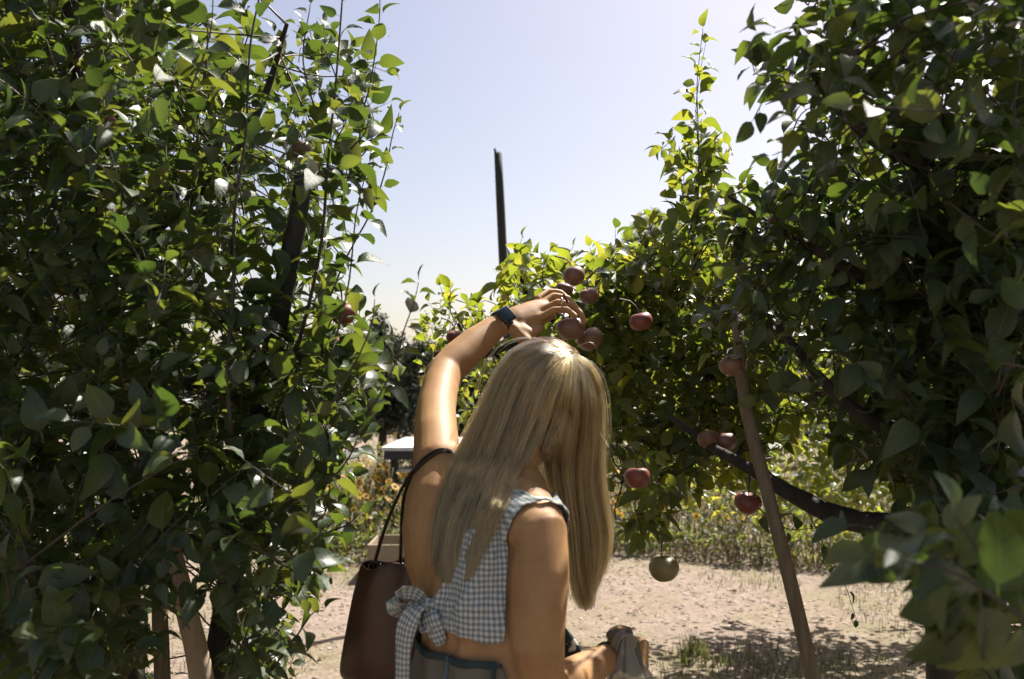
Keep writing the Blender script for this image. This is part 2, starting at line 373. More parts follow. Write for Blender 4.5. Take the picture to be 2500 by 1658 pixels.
# ------------------------------------------------------------------ flower bed behind the lane
def bed_front(x): return 8.05 - .12 * max(0, x) + .25 * math.sin(x * 1.7)
def bed_h(x, y): return (.35 + .5 * min(1, max(0, (y - bed_front(x)) / 1.1))) * (.84 + .14 * math.sin(x * 2.3 + y))
LQ = [(-.5, 0, 0), (.5, 0, 0), (.42, .5, .10), (-.42, .5, .10), (0, 1, -.05)]
def bedleaf(zone):
    def f(i):
        x = random.uniform(*zone); y = bed_front(x) + 5.0 * random.random() ** 1.8
        z = bed_h(x, y) * random.random() ** .75
        s = random.uniform(.025, .07)
        return Matrix.Translation((x, y, z)) @ Quaternion(Vector((random.gauss(0, 1), random.gauss(0, 1), random.gauss(0, 1))).normalized(), random.uniform(0, 6.28)).to_matrix().to_4x4() @ Matrix.Diagonal((s * .45, s, s, 1))
    return f
tag(scatter('flower_bed_undergrowth', 26000, bedleaf((-3.6, 5.2)), LQ, [(0, 1, 2, 3)], M['bed'], tris=[(3, 2, 4)]), 'tangled dry and green undergrowth filling the flower bed', None, None, 'stuff')
def stalk(i):
    x = random.uniform(-3.6, 5.2); y = bed_front(x) + 3.5 * random.random() ** 1.5; h = bed_h(x, y) * random.uniform(.7, 1.2)
    return Matrix.Translation((x, y, h / 2)) @ Matrix.Rotation(random.gauss(0, .3), 4, 'X') @ Matrix.Rotation(random.gauss(0, .3), 4, 'Y') @ Matrix.Diagonal((.006, .006, h, 1))
tag(scatter('dry_stalks', 2600, stalk, BX, BQ, simple('dry stalk', (.12, .09, .045), (.26, .21, .13), 20, .8)), 'thin dry stalks standing through the flower bed', None, None, 'stuff')

def flower_mesh():
    g = Geo(); n = 11
    for k in range(n):
        a = 2 * math.pi * k / n; u = Vector((math.cos(a), math.sin(a), 0)); v = Vector((-math.sin(a), math.cos(a), 0))
        z = Vector((0, 0, 1)); rz = random.uniform(-.12, .2)
        g.add([u * .3 - v * .08, u * .3 + v * .08, u * .65 + v * .17 + z * .06, u * .65 - v * .17 + z * .06, u * random.uniform(.92, 1.08) + z * rz], [(0, 1, 2, 3), (3, 2, 4)])
    return mesh_from('petals', g.V, g.F)
petal_me = flower_mesh(); petal_me.materials.append(M['petal'])
g = Geo(); g.ball((0, 0, .03), (.36, .36, .16), 10, 5); centre_me = mesh_from('flower_centre', g.V, g.F); centre_me.materials.append(M['centre'])
def sunflower_proto():
    root = empty('wild_sunflower')
    tag(root, 'wild sunflower with yellow petals and brown centre in the flower bed', 'sunflower', 'wild sunflowers crowding the flower bed')
    H = random.uniform(.72, .86); st = Geo(); top = Vector((random.uniform(-.1, .1), random.uniform(-.1, .1), H))
    st.tube([(0, 0, 0), (.02, .01, H * .5), top], [.008, .006, .004], 5, cap=False); heads = []; lf = Geo()
    for k in range(4):
        z = H * random.uniform(.35, .95); a = random.uniform(0, 6.28); e = Vector((math.cos(a) * random.uniform(.08, .25), math.sin(a) * .2, z + random.uniform(.05, .2)))
        st.tube([(0.02, 0, z * .8), e], [.005, .003], 4, cap=False); heads.append(e)
    heads.append(top)
    for k in range(16):
        z = H * random.uniform(.1, .9); a = random.uniform(0, 6.28); u = Vector((math.cos(a), math.sin(a), -.2)); v = Vector((-math.sin(a), math.cos(a), 0)); L = random.uniform(.05, .11); o = Vector((0, 0, z)) + u * .03
        lf.add([o, o + u * L * .4 + v * L * .28, o + u * L, o + u * L * .4 - v * L * .28], [(0, 1, 2, 3)])
    st.build('stem', M['bed'], root); lf.build('leaves', M['yellow_leaf'], root)
    for e in heads:
        h = link('flower_head', petal_me, None, root); d = Vector((random.gauss(.15, .7), -random.uniform(.1, 1.1), random.uniform(.1, 1.1))).normalized()
        s = random.uniform(.042, .062)
        h.matrix_parent_inverse = Matrix(); h.matrix_basis = Matrix.Translation(e) @ d.to_track_quat('Z', 'Y').to_matrix().to_4x4() @ Matrix.Scale(s, 4)
        c = link('centre', centre_me, None, h); c.matrix_parent_inverse = Matrix()
    return root
def copy_tree(o, parent=None):
    c = o.copy(); COL.objects.link(c)
    if parent is not None: c.parent = parent; c.matrix_parent_inverse = o.matrix_parent_inverse.copy()
    for ch in list(o.children): copy_tree(ch, c)
    return c
protos = [sunflower_proto() for _ in range(4)]
spots = [(px, y) for px, y in zip(np.linspace(760, 1010, 28), RNG.uniform(8.1, 9.2, 28))] + [(px, y) for px, y in zip(np.linspace(1440, 1900, 32), RNG.uniform(7.9, 9.4, 32))] \
      + [(px, y) for px, y in zip(np.linspace(815, 1000, 12), RNG.uniform(10.2, 12.4, 12))] + [(px, y) for px, y in zip(np.linspace(1040, 1400, 6), RNG.uniform(8.2, 10.4, 6))]
for i, (px, y) in enumerate(spots):
    o = protos[i] if i < 4 else copy_tree(protos[i % 4])
    x = (px - 1250) / F * y; fy = bed_front(x) + .15 + (y - 7.9)
    o.location = (x, fy, -.02); o.rotation_euler = (0, 0, random.uniform(-.9, .9)); k = random.uniform(.62, 1.0); o.scale = (k, k, k)

# ------------------------------------------------------------------ picnic table and pale box
def picnic():
    root = empty('display_table', (-.5, 10.1, 0))
    tag(root, 'white topped table standing behind the sunflowers beyond the raised arm', 'table')
    wm = simple('sun bleached tabletop', (.5, .49, .48), (.62, .6, .6), 12, .6); dk = simple('table frame', (.02, .022, .03), (.05, .048, .05), 12, .8)
    x0, x1, y0, y1, zt = -1.34, .5, 9.05, 11.15, .93
    for k in range(4):
        w_ = (y1 - y0) / 4; g = Geo(); g.box(((x0 + x1) / 2, y0 + w_ * (k + .5), zt), (x1 - x0, w_ - .008, .035)); g.build('tabletop_board', wm, root, False)
    g = Geo(); g.box(((x0 + x1) / 2, y0 + .04, zt - .065), (x1 - x0 - .06, .03, .09)); g.build('apron', dk, root, False)
    g = Geo(); g.box(((x0 + x1) / 2, y0 + .25, .70), (x1 - x0 - .2, .3, .03)); g.build('lower_shelf', wm, root, False)
    for x in (x0 + .12, x1 - .12):
        for y in (y0 + .12, y1 - .12): g = Geo(); g.box((x, y, (zt - .02) / 2), (.07, .07, zt - .02)); g.build('leg', dk, root, False)
picnic()
def pale_box():
    a = G(896, 1418); root = empty('wooden_bin', (a.x + .3, a.y + .28, 0))
    tag(root, 'pale beige bin board standing on the soil behind the leather bag', 'bin')
    m = simple('pale plywood', (.20, .155, .095), (.25, .20, .13), 9, .7, .2, .003, (1, 1, 5))
    yf = a.y; x0 = a.x; x1 = a.x + .62; h = .285; th = .018
    g = Geo(); g.box(((x0 + x1) / 2, yf, h / 2 - .02), (x1 - x0, th, h + .04)); g.build('front_panel', m, root, False)
    g = Geo(); g.box(((x0 + x1) / 2, yf + .5, h / 2 - .02), (x1 - x0, th, h + .04)); g.build('back_panel', m, root, False)
    for x in (x0 + th / 2, x1 - th / 2):
        g = Geo(); g.box((x, yf + .25, h / 2 - .022), (th, .5 - th, h + .036)); g.build('side_panel', m, root, False)
pale_box()

# ------------------------------------------------------------------ poles and stakes
def pole(name, pts, rad, mat, label, cat, n=12, jag=False):
    pts = [Vector(p) for p in pts]; rad = list(rad)
    if pts[0].z > 0:   # carry the foot straight on into the soil
        dv = pts[0] - pts[1]; pts.insert(0, pts[0] + dv * ((pts[0].z + .05) / -dv.z)); rad.insert(0, rad[0])
    g = Geo(); C = catmull(pts, 16); rr = np.interp(np.linspace(0, 1, 16), np.linspace(0, 1, len(rad)), rad)
    g.tube([Vector(c) for c in C], list(rr), n, cap=False, wob=.035)
    if jag:   # splintered top
        top = Vector(C[-1]); r = rr[-1]
        for k in range(3):
            a = 2.1 * k; o = top + Vector((math.cos(a), math.sin(a), 0)) * r * .5
            g.tube([o - Vector((0, 0, .03)), o + Vector((random.uniform(-.01, .01) - .01, 0, .012 + .03 * (k == 1)))], [r * .55, r * .3], 5, cap=False)
    o = g.build(name, mat); o.location = (0, 0, 0); tag(o, label, cat); return o
pole('trellis_pole', [Vector((P(1247, 900, 6.6).x + .03, 6.62, 0)), P(1244, 900, 6.6), P(1232, 700, 6.6), P(1216, 375, 6.6)], [.042, .040, .037, .030], M['postdark'], 'tall dark splintered pole rising against the sky behind the raised hand', 'pole', jag=True)
pr = P(1990, 1700, 1.75)
pole('tree_prop', [P(2030, 1880, 1.72), P(1995, 1700, 1.75), P(1925, 1400, 1.8), P(1860, 1150, 1.85), P(1815, 960, 1.9), P(1800, 760, 1.95)], [.0165, .0155, .0145, .0140, .0135, .012], M['post'], 'long slender brown stake propping the right apple tree above the lane', 'stake')
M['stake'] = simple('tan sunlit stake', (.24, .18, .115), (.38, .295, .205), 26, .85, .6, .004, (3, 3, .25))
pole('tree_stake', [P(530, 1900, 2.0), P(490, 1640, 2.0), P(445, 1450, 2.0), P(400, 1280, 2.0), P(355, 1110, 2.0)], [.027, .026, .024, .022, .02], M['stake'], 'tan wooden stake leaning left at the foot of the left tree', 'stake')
pole('tree_stake', [P(400, 1900, 2.1), P(396, 1650, 2.1), P(388, 1440, 2.1)], [.02, .019, .018], M['post'], 'short upright brown stake just left of the leaning tan stake', 'stake')
pole('support_post', [P(520, 1650, 2.1), P(640, 1000, 2.0), P(694, 700, 1.9), P(722, 560, 1.88), P(742, 430, 1.86)], [.028, .026, .022, .021, .019], M['postdark'], 'thick dark post standing among the upper leaves of the left tree', 'post')

# ------------------------------------------------------------------ leaves and trees
def leaf_template(curl, fold, width, seed):
    rnd = random.Random(seed); g = []; seg = 6; V = []; Q = []
    for i in range(seg + 1):
        t = i / seg
        wdt = width * (math.sin(math.pi * min(1, t ** .78)) ** .85 if 0 < t < 1 else 0) * rnd.uniform(.94, 1.06)
        x = .12 + .88 * t; z = -curl * t * t + .06 * math.sin(t * 3.1); tw = rnd.uniform(-.02, .02)
        V += [(x, wdt, z + fold * wdt + tw), (x, 0, z), (x, -wdt, z + fold * wdt - tw)]
    for i in range(seg):
        a = i * 3
        Q += [(a, a + 3, a + 4, a + 1), (a + 1, a + 4, a + 5, a + 2)]
    UVs = [((v[0] - .12) / .88, (j % 3 - 1)) for j, v in enumerate(V)]
    b = len(V); V += [(-.12, .012, .03), (-.12, -.012, .03), (.13, .010, 0), (.13, -.010, 0)]; Q += [(b, b + 2, b + 3, b + 1)]
    return V, Q, UVs + [(0, 0)] * 4
TEMPL = [leaf_template(.25, .35, .275, 1), leaf_template(.42, .5, .25, 2), leaf_template(.10, .22, .29, 3), leaf_template(.55, .4, .27, 4)]
def leaf_meshes(mat):
    out = []
    for k, (V, Q, U) in enumerate(TEMPL):
        me = mesh_from('leaf', V, Q); ul = me.uv_layers.new(name='UVMap')
        for l in me.loops: ul.data[l.index].uv = U[l.vertex_index]
        me.materials.append(mat); out.append(me)
    return out
LM = {'leaf_half_sunlit': leaf_meshes(M['leaf_half_sunlit']), 'leaf': leaf_meshes(M['leaf']), 'leaf_sunlit': leaf_meshes(M['leaf_sunlit'])}
def inpoly(x, y, poly):
    c = False; j = len(poly) - 1
    for i in range(len(poly)):
        xi, yi = poly[i]; xj, yj = poly[j]
        if (yi > y) != (yj > y) and x < (xj - xi) * (y - yi) / (yj - yi) + xi: c = not c
        j = i
    return c
def proj(p):
    q = Vector(p) - CAM; d = q.dot(FW)
    return (1250 + F * q.x / d, 829 - F * q.dot(UP) / d, d)
class Tree:
    def __init__(s): s.leaves = []; s.tw = Geo(); s.limbs = []; s.limbpts = []
    def leaf(s, p, d, up, size):
        d = Vector(d).normalized(); n = Vector(up); n = (n - d * n.dot(d)).normalized(); y = n.cross(d)
        s.leaves.append((np.array([[d.x * size, y.x * size, n.x * size, p[0]], [d.y * size, y.y * size, n.y * size, p[1]], [d.z * size, y.z * size, n.z * size, p[2]], [0, 0, 0, 1]]), random.randrange(4), size))
    def shoot(s, pts, spacing=.022, size=.07, rad=.003, droop=.35, tipsmall=True, bare=0.0):
        pts = [Vector(p) for p in pts]
        C = catmull(pts, max(4, len(pts) * 3)) if len(pts) > 2 else np.array([list(pts[0]), list((pts[0] + pts[1]) / 2), list(pts[1])])
        n = len(C); s.tw.tube([Vector(c) for c in C], list(np.linspace(rad, rad * .35, n)), 4, cap=False)
        T = Vector(C[-1] - C[0]).normalized(); seg = np.linalg.norm(np.diff(C, axis=0), axis=1); cum = np.concatenate([[0], np.cumsum(seg)]); L = cum[-1]
        a = random.uniform(0, 6.28); t = bare * L + random.uniform(0, spacing)
        while t < L:
            p = Vector([np.interp(t, cum, C[:, k]) for k in range(3)])
            i = min(len(seg) - 1, int(np.searchsorted(cum, t)) - 1 if t > 0 else 0); T = Vector(C[i + 1] - C[i]).normalized()
            u = T.orthogonal().normalized(); v = T.cross(u); rad_dir = u * math.cos(a) + v * math.sin(a)
            k = t / L; sz = size * random.uniform(.72, 1.12) * ((1 - .5 * k ** 3) if tipsmall else 1)
            d = rad_dir + T * random.uniform(.1, .8) + Vector((0, 0, -droop * random.uniform(-.6, 1.2)))
            upv = Vector((random.gauss(0, .5), random.gauss(0, .5), 1)) if random.random() < .82 else Vector((random.gauss(0, 1), random.gauss(0, 1), random.gauss(0, 1)))
            s.leaf(p + rad_dir * rad, d, upv, sz)
            a += 2.4 + random.uniform(-.3, .3); t += spacing * random.uniform(.75, 1.3)
        if tipsmall:
            s.leaf(Vector(C[-1]), T + Vector((random.gauss(0, .2), random.gauss(0, .2), .1)), (random.gauss(0, 1), random.gauss(0, 1), .4), size * .6)
    def limb(s, pts, rads):
        if not s.limbs and Vector(pts[0]).z > 0:
            pts = [Vector(p) for p in pts]; pts.insert(0, Vector((pts[0].x, pts[0].y, -.05))); rads = [rads[0] * 1.15] + list(rads)
        C = catmull(pts, len(pts) * 5); rr = np.interp(np.linspace(0, 1, len(C)), np.linspace(0, 1, len(rads)), rads)
        s.limbs.append((C, rr)); s.limbpts += [Vector(c) for c in C]
    def fill(s, poly, dr, count, Lr=(.08, .3), size=.07, bias=(0, -.1, .9), spread=.6, spacing=.022, connect=.5, droop=.35, dpow=1.0):
        x0 = min(p[0] for p in poly); x1 = max(p[0] for p in poly); y0 = min(p[1] for p in poly); y1 = max(p[1] for p in poly)
        k = 0
        while k < count:
            px = random.uniform(x0, x1); py = random.uniform(y0, y1)
            if not inpoly(px, py, poly): continue
            k += 1
            d = dr[0] + (dr[1] - dr[0]) * random.random() ** dpow; p = P(px, py, d)
            L = random.uniform(*Lr)
            dv = (Vector(bias) + Vector((random.gauss(0, spread), random.gauss(0, spread), random.gauss(0, spread)))).normalized()
            e = p + dv * L; q = proj(e)
            if not inpoly(q[0], q[1], poly):
                e = p + (dv * .5 + Vector((0, 0, -.2))).normalized() * L * .45
            mid = (p + e) / 2 + Vector((random.gauss(0, .1), random.gauss(0, .1), random.gauss(0, .1))) * L
            if e.z < .05: continue
            s.shoot([p, mid, e], spacing * 1.18, size * 1.17, .0014 + .003 * L, droop)
            if random.random() < connect and s.limbpts:
                b = min(s.limbpts, key=lambda v: (v - p).length); D = (b - p).length
                if .03 < D < .42:
                    m = (b + p) / 2 + Vector((random.gauss(0, .12), random.gauss(0, .12), random.gauss(0, .12))) * D + Vector((0, 0, -.08 * D))
                    C = catmull([b, m, p], 7); s.tw.tube([Vector(c) for c in C], list(np.linspace(.0022 + .002 * D, .0016, 7)), 4, cap=False)
    def build(s, name, loc, label, cat, group, key, lpart='branch'):
        root = empty(name, loc); tag(root, label, cat, group)
        for i, (C, rr) in enumerate(s.limbs):
            g = Geo(); g.tube([Vector(c) for c in C], list(rr), 10, cap=True, wob=.07)
            g.build('trunk' if i == 0 else lpart, M['bark'], root)
        if s.tw.V: tag(s.tw.build('twigs', M['twig'], root), kind='stuff')
        # the 300 leaves that show largest are parts of their own
        A = np.array([m for m, _, _ in s.leaves]); ctr = A[:, :3, 3] + A[:, :3, 0] * .5
        q = ctr - np.array(CAM); d = q @ np.array(FW); px = 1250 + F * q[:, 0] / d; py = 829 - F * (q @ np.array(UP)) / d
        size = np.array([z for _, _, z in s.leaves]); inf = (d > .1) & (px > 0) & (px < 2500) & (py > 0) & (py < 1658)
        nrm = A[:, :3, 2] / size[:, None]; view = q / np.linalg.norm(q, axis=1)[:, None]; face = np.abs((nrm * view).sum(1))
        area = np.where(inf, (size / d) ** 2 * (.15 + face), 0)
        cell = {}
        cx = (px // 22).astype(int); cy = (py // 22).astype(int)
        for i in np.nonzero(inf)[0]:
            r = int(size[i] / d[i] * F * .3 // 22)
            for a in range(-r, r + 1):
                for b in range(-r, r + 1):
                    k = (cx[i] + a, cy[i] + b)
                    if k not in cell or d[i] < cell[k]: cell[k] = d[i]
        vis = np.array([inf[i] and d[i] <= cell.get((cx[i], cy[i]), 0) + .01 for i in range(len(d))])
        order = np.argsort(-area * np.where(vis, 1, .02)); pick = set(order[:300].tolist())
        inv = Matrix.Translation(root.location).inverted()
        for i in pick:
            m, v, _ = s.leaves[i]; o = bpy.data.objects.new('leaf', LM[key][v]); COL.objects.link(o); o.parent = root
            o.matrix_parent_inverse = inv; o.matrix_basis = Matrix(m.tolist())
        VV = []; QQ = []; UU = []; base = 0
        for v in range(4):
            ids = [i for i in range(len(s.leaves)) if i not in pick and s.leaves[i][1] == v]
            if not ids: continue
            T = np.array(TEMPL[v][0]); Mx = A[ids]
            Vv = np.einsum('nij,kj->nki', Mx[:, :3, :3], T) + Mx[:, None, :3, 3]
            QQ.append((np.array(TEMPL[v][1])[None] + (np.arange(len(ids)) * len(T))[:, None, None]).reshape(-1, 4) + base)
            UU.append(np.tile(np.array(TEMPL[v][2], dtype=np.float32)[np.array(TEMPL[v][1]).ravel()], (len(ids), 1)))
            VV.append(Vv.reshape(-1, 3)); base += len(ids) * len(T)
        fm = mesh_np('foliage', np.vstack(VV), np.vstack(QQ)); fu = fm.uv_layers.new(name='UVMap'); fu.data.foreach_set('uv', np.vstack(UU).astype(np.float32).ravel())
        tag(link('foliage', fm, M[key], root), kind='stuff')
        print(name, len(s.leaves), 'leaves')
        return root


# --- left apple tree
T = Tree()
T.limb([P(300, 2050, 2.3), P(310, 1700, 2.3), P(290, 1300, 2.3), P(260, 1000, 2.25), P(225, 700, 2.2), P(190, 350, 2.1), P(170, 0, 2.0), P(160, -300, 2.0)], [.05, .045, .04, .036, .032, .026, .018, .01])
T.limb([P(260, 1000, 2.25), P(400, 960, 2.1), P(560, 900, 2.0), P(700, 860, 1.9)], [.026, .018, .013, .008])
T.limb([P(225, 700, 2.2), P(380, 560, 2.2), P(540, 420, 2.1), P(640, 250, 2.1), P(700, 60, 2.0)], [.024, .016, .012, .009, .005])
T.limb([P(290, 1300, 2.3), P(450, 1320, 2.0), P(600, 1290, 1.9), P(740, 1330, 1.8)], [.022, .015, .011, .006])
T.limb([P(240, 850, 2.3), P(150, 600, 2.3), P(90, 300, 2.3), P(40, 50, 2.3)], [.018, .012, .008, .004])
T.limb([P(300, 1400, 2.3), P(180, 1450, 1.8), P(60, 1380, 1.5)], [.02, .012, .007])
# long upright shoots that reach into the sky
T.shoot([P(640, 1130, 1.9), P(690, 960, 1.9), P(745, 780, 1.9), P(785, 590, 1.9), P(800, 400, 1.9), P(820, 200, 1.88), P(838, -30, 1.86)], .022, .088, .006)
T.shoot([P(565, 1060, 1.7), P(555, 900, 1.72), P(570, 700, 1.75), P(572, 520, 1.78), P(600, 330, 1.8), P(610, 120, 1.8), P(640, -40, 1.8)], .024, .088, .0055)
T.shoot([P(760, 850, 1.95), P(800, 740, 2.0), P(850, 620, 2.05), P(905, 520, 2.05), P(940, 420, 2.0), P(958, 330, 2.0), P(975, 275, 2.0)], .026, .064, .003, bare=.2)
T.shoot([P(880, 420, 1.9), P(880, 300, 1.9), P(905, 200, 1.9), P(925, 60, 1.9), P(928, -30, 1.9)], .022, .075, .003)
T.shoot([P(800, 900, 1.7), P(850, 700, 1.8), P(870, 520, 1.85), P(900, 400, 1.9)], .022, .075, .003)
T.shoot([P(900, 1010, 1.55), P(960, 900, 1.55), P(985, 810, 1.55), P(1010, 740, 1.55), P(1022, 690, 1.55)], .022, .060, .0022, bare=.12)
T.shoot([P(800, 1000, 1.6), P(860, 900, 1.6), P(905, 800, 1.6), P(915, 730, 1.6)], .03, .05, .0025)
T.shoot([P(740, 1330, 1.8), P(800, 1300, 1.75), P(850, 1280, 1.7), P(880, 1250, 1.7)], .03, .062, .003)
T.shoot([P(700, 1180, 1.7), P(800, 1170, 1.65), P(850, 1120, 1.6), P(880, 1050, 1.6)], .03, .062, .003)
T.shoot([P(780, 300, 1.9), P(740, 150, 1.9), P(760, 0, 1.9)], .022, .062, .003)
T.shoot([P(660, 1640, 1.6), P(720, 1560, 1.6), P(760, 1500, 1.6), P(790, 1490, 1.6)], .03, .062, .003)
A_top = [(-150, -150), (520, -150), (600, 60), (700, 180), (760, 300), (720, 420), (700, 520), (640, 620), (-150, 620)]
A_dense = [(-200, -150), (420, -150), (480, 300), (470, 700), (480, 1000), (430, 1300), (350, 1500), (340, 1800), (-200, 1800)]
A_mid = [(480, 100), (640, 120), (800, 60), (900, 120), (900, 320), (850, 480), (850, 640), (800, 760), (860, 850), (930, 960), (880, 1060), (800, 1120), (760, 1250), (780, 1330), (760, 1430), (620, 1440), (520, 1350), (440, 1100), (440, 500)]
A_low = [(470, 1050), (800, 1050), (770, 1200), (830, 1260), (780, 1330), (770, 1420), (740, 1500), (700, 1640), (560, 1700), (545, 1480), (500, 1400)]
T.fill(A_dense, (1.7, 3.2), 560, (.1, .36), .070, connect=.3)
T.fill(A_dense, (2.4, 4.0), 190, (.15, .4), .085, connect=.1)
T.fill(A_dense, (1.4, 1.7), 24, (.05, .16), .058, connect=0)
T.fill(A_top, (1.6, 2.9), 90, (.1, .3), .070, connect=.4)
T.fill(A_mid, (1.75, 2.8), 215, (.08, .28), .066, connect=.4)
T.fill([(560, 800), (900, 820), (930, 960), (860, 1060), (780, 1110), (560, 1150)], (1.6, 2.5), 42, (.06, .2), .064, connect=.4)
T.fill(A_low, (1.5, 2.6), 120, (.06, .2), .068, bias=(0, -.1, .2), connect=.3)
T.fill([(-100, 1000), (480, 1000), (420, 1300), (330, 1450), (330, 1700), (-100, 1700)], (1.5, 2.9), 120, (.06, .25), .08, bias=(0, -.2, .3), connect=.2)
T.fill([(780, 760), (880, 800), (940, 900), (960, 980), (900, 1060), (860, 1130), (800, 1200), (760, 1100), (740, 900)], (1.7, 2.3), 34, (.05, .16), .062, connect=.4)
T.fill([(-900, -1500), (560, -1500), (600, -140), (-300, -120)], (1.9, 3.6), 95, (.2, .45), .11, connect=.05, spacing=.03)  # unseen crown above the view, added to shade the leaves below
T.fill([(-900, -120), (-180, -120), (-180, 1500), (-900, 1500)], (1.8, 3.2), 90, (.2, .45), .11, connect=.05, spacing=.03)  # unseen crown past the left edge, also added for shade
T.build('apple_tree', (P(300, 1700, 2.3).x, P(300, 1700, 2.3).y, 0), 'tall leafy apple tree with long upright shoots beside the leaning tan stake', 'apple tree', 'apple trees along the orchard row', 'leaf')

# --- right apple tree, nearest
T = Tree()
T.limb([P(2440, 2500, 1.9), P(2420, 1900, 1.9), P(2400, 1500, 1.95), P(2370, 1250, 2.0), P(2300, 800, 2.0), P(2250, 400, 1.9), P(2200, 0, 1.8), P(2180, -250, 1.8)], [.055, .05, .046, .042, .034, .026, .018, .01])
T.limb([P(2380, 1320, 1.98), P(2200, 1290, 1.95), P(2060, 1265, 2.0), P(1950, 1215, 2.05), P(1840, 1150, 2.1), P(1720, 1080, 2.2), P(1640, 1020, 2.3)], [.034, .030, .025, .020, .015, .010, .006])
T.limb([P(2330, 1000, 2.0), P(2200, 1050, 1.9), P(2060, 980, 1.9), P(1900, 800, 2.0)], [.028, .020, .014, .008])
T.limb([P(2300, 800, 2.0), P(2150, 700, 1.9), P(2010, 620, 1.85), P(1900, 560, 1.9), P(1780, 480, 1.95)], [.026, .017, .012, .008, .004])
T.limb([P(2250, 400, 1.9), P(2120, 330, 1.7), P(2000, 200, 1.6), P(1940, 60, 1.6)], [.02, .013, .009, .005])
B_top = [(1930, -120), (1985, 90), (1930, 200), (1900, 320), (1960, 420), (2300, 560), (2650, 560), (2650, -120)]
B_mid = [(1960, 420), (1830, 460), (1780, 560), (1820, 700), (1880, 900), (2000, 1060), (2200, 1180), (2650, 1250), (2650, 300), (2200, 480), (2080, 330)]
B_all = [(2140, 560), (2650, 200), (2650, 1500), (2330, 1420), (2250, 1250), (2160, 1050), (2080, 820)]
T.fill(B_top, (1.3, 2.3), 150, (.1, .3), .072, bias=(-.35, -.1, .7), connect=.3)
T.fill(B_mid, (1.6, 2.8), 300, (.1, .3), .068, bias=(-.4, -.1, .6), connect=.4)
T.fill(B_all, (1.6, 3.4), 500, (.1, .35), .072, bias=(-.2, -.1, .6), connect=.2)
T.fill([(2420, -100), (2700, -100), (2700, 1700), (2420, 1500)], (1.2, 2.4), 110, (.1, .3), .075, connect=.1)
T.fill([(1950, -1500), (3600, -1500), (3600, -150), (2000, -150)], (2.0, 4.2), 50, (.2, .45), .11, connect=.05, spacing=.03)  # unseen overhead foliage, added to keep sun off the right tree
T.fill([(2650, -150), (3600, -150), (3600, 1500), (2650, 1500)], (1.9, 4.0), 80, (.2, .45), .11, connect=.05, spacing=.03)  # foliage out of view on the right, added as a sun block
T.fill([(2150, 1240), (2300, 1300), (2650, 1350), (2650, 1480), (2280, 1420), (2130, 1330)], (.95, 1.8), 32, (.06, .16), .076, bias=(-.6, -.1, .2), connect=0)
T.fill([(2320, 1420), (2620, 1400), (2620, 1800), (2480, 1800), (2380, 1600)], (1.0, 2.2), 34, (.06, .2), .078, bias=(-.2, -.1, .1), connect=0)
T.fill([(1690, 720), (1900, 700), (1930, 860), (1880, 960), (1800, 880), (1720, 850)], (1.72, 1.88), 15, (.05, .14), .055, bias=(-.5, -.1, .4), connect=.3)
T.shoot([P(2560, 1560, .8), P(2430, 1460, .8), P(2330, 1400, .82), P(2220, 1370, .84), P(2130, 1360, .86)], .032, .074, .003, droop=.5)
T.shoot([P(2430, 1440, .85), P(2380, 1330, .85), P(2330, 1260, .85)], .03, .08, .003)
for (px, py, dx, dy) in [(2390, 1440, -150, 60), (2350, 1440, -70, 190), (2300, 1430, 60, 200), (2340, 1500, -90, 120), (2390, 1460, 40, 170), (2420, 1500, -110, 150)]:
    p = P(px, py, .86); e = P(px + dx, py + dy, .88); T.leaf(p, e - p, (.2, -1, .35), .084)
T.shoot([P(1960, 1220, 2.0), P(2010, 1330, 2.0), P(2060, 1420, 1.98), P(2080, 1480, 1.97), P(2090, 1510, 1.97)], .05, .036, .0016, droop=.9, bare=.3)
T.shoot([P(1850, 1240, 2.0), P(1920, 1290, 2.0), P(1990, 1290, 2.0)], .03, .055, .002, droop=.8)
T.shoot([P(2150, 360, 1.5), P(2010, 250, 1.45), P(1900, 200, 1.45), P(1840, 290, 1.45)], .04, .08, .003, bare=.4)
T.build('apple_tree', (P(2420, 1900, 1.9).x, 1.9, 0), 'dark apple tree with a thick low limb reaching behind the slender propping stake', 'apple tree', 'apple trees along the orchard row', 'leaf')

# --- middle apple tree she picks from
T = Tree()
c0 = P(2310, 1900, 2.9)
T.limb([Vector((c0.x, c0.y, 0)), P(2290, 1400, 3.0), P(2230, 1150, 3.1), P(2120, 1010, 3.2), P(1900, 900, 3.15), P(1740, 760, 3.0), P(1700, 600, 3.0), P(1703, 430, 2.95)], [.055, .05, .042, .034, .026, .02, .012, .006])
T.limb([P(1900, 900, 3.15), P(1700, 880, 3.0), P(1560, 740, 2.8), P(1470, 720, 2.7), P(1380, 730, 2.6)], [.03, .022, .017, .013, .008])
T.limb([P(1560, 740, 2.8), P(1500, 700, 2.7), P(1440, 690, 2.7)], [.012, .008, .005])
T.limb([P(1700, 880, 3.0), P(1450, 880, 2.9), P(1280, 840, 2.9), P(1160, 870, 3.0), P(1120, 790, 3.0)], [.02, .015, .012, .009, .005])
T.limb([P(1800, 1100, 2.5), P(1640, 1100, 2.6), P(1520, 1180, 2.6)], [.02, .013, .008])
C_main = [(1420, 650), (1480, 640), (1560, 590), (1660, 560), (1690, 480), (1800, 560), (1900, 760), (1950, 980), (1900, 1130), (1780, 1200), (1640, 1160), (1480, 1080), (1420, 1000), (1400, 880)]
T.fill([(1420, 760), (1480, 700), (1600, 640), (1800, 600), (1900, 640), (2200, 700), (2250, 900), (2000, 1060), (1800, 1150), (1500, 1100)], (3.0, 4.4), 420, (.08, .28), .07, connect=.2)
T.fill(C_main, (2.4, 3.3), 420, (.06, .2), .066, connect=.4)
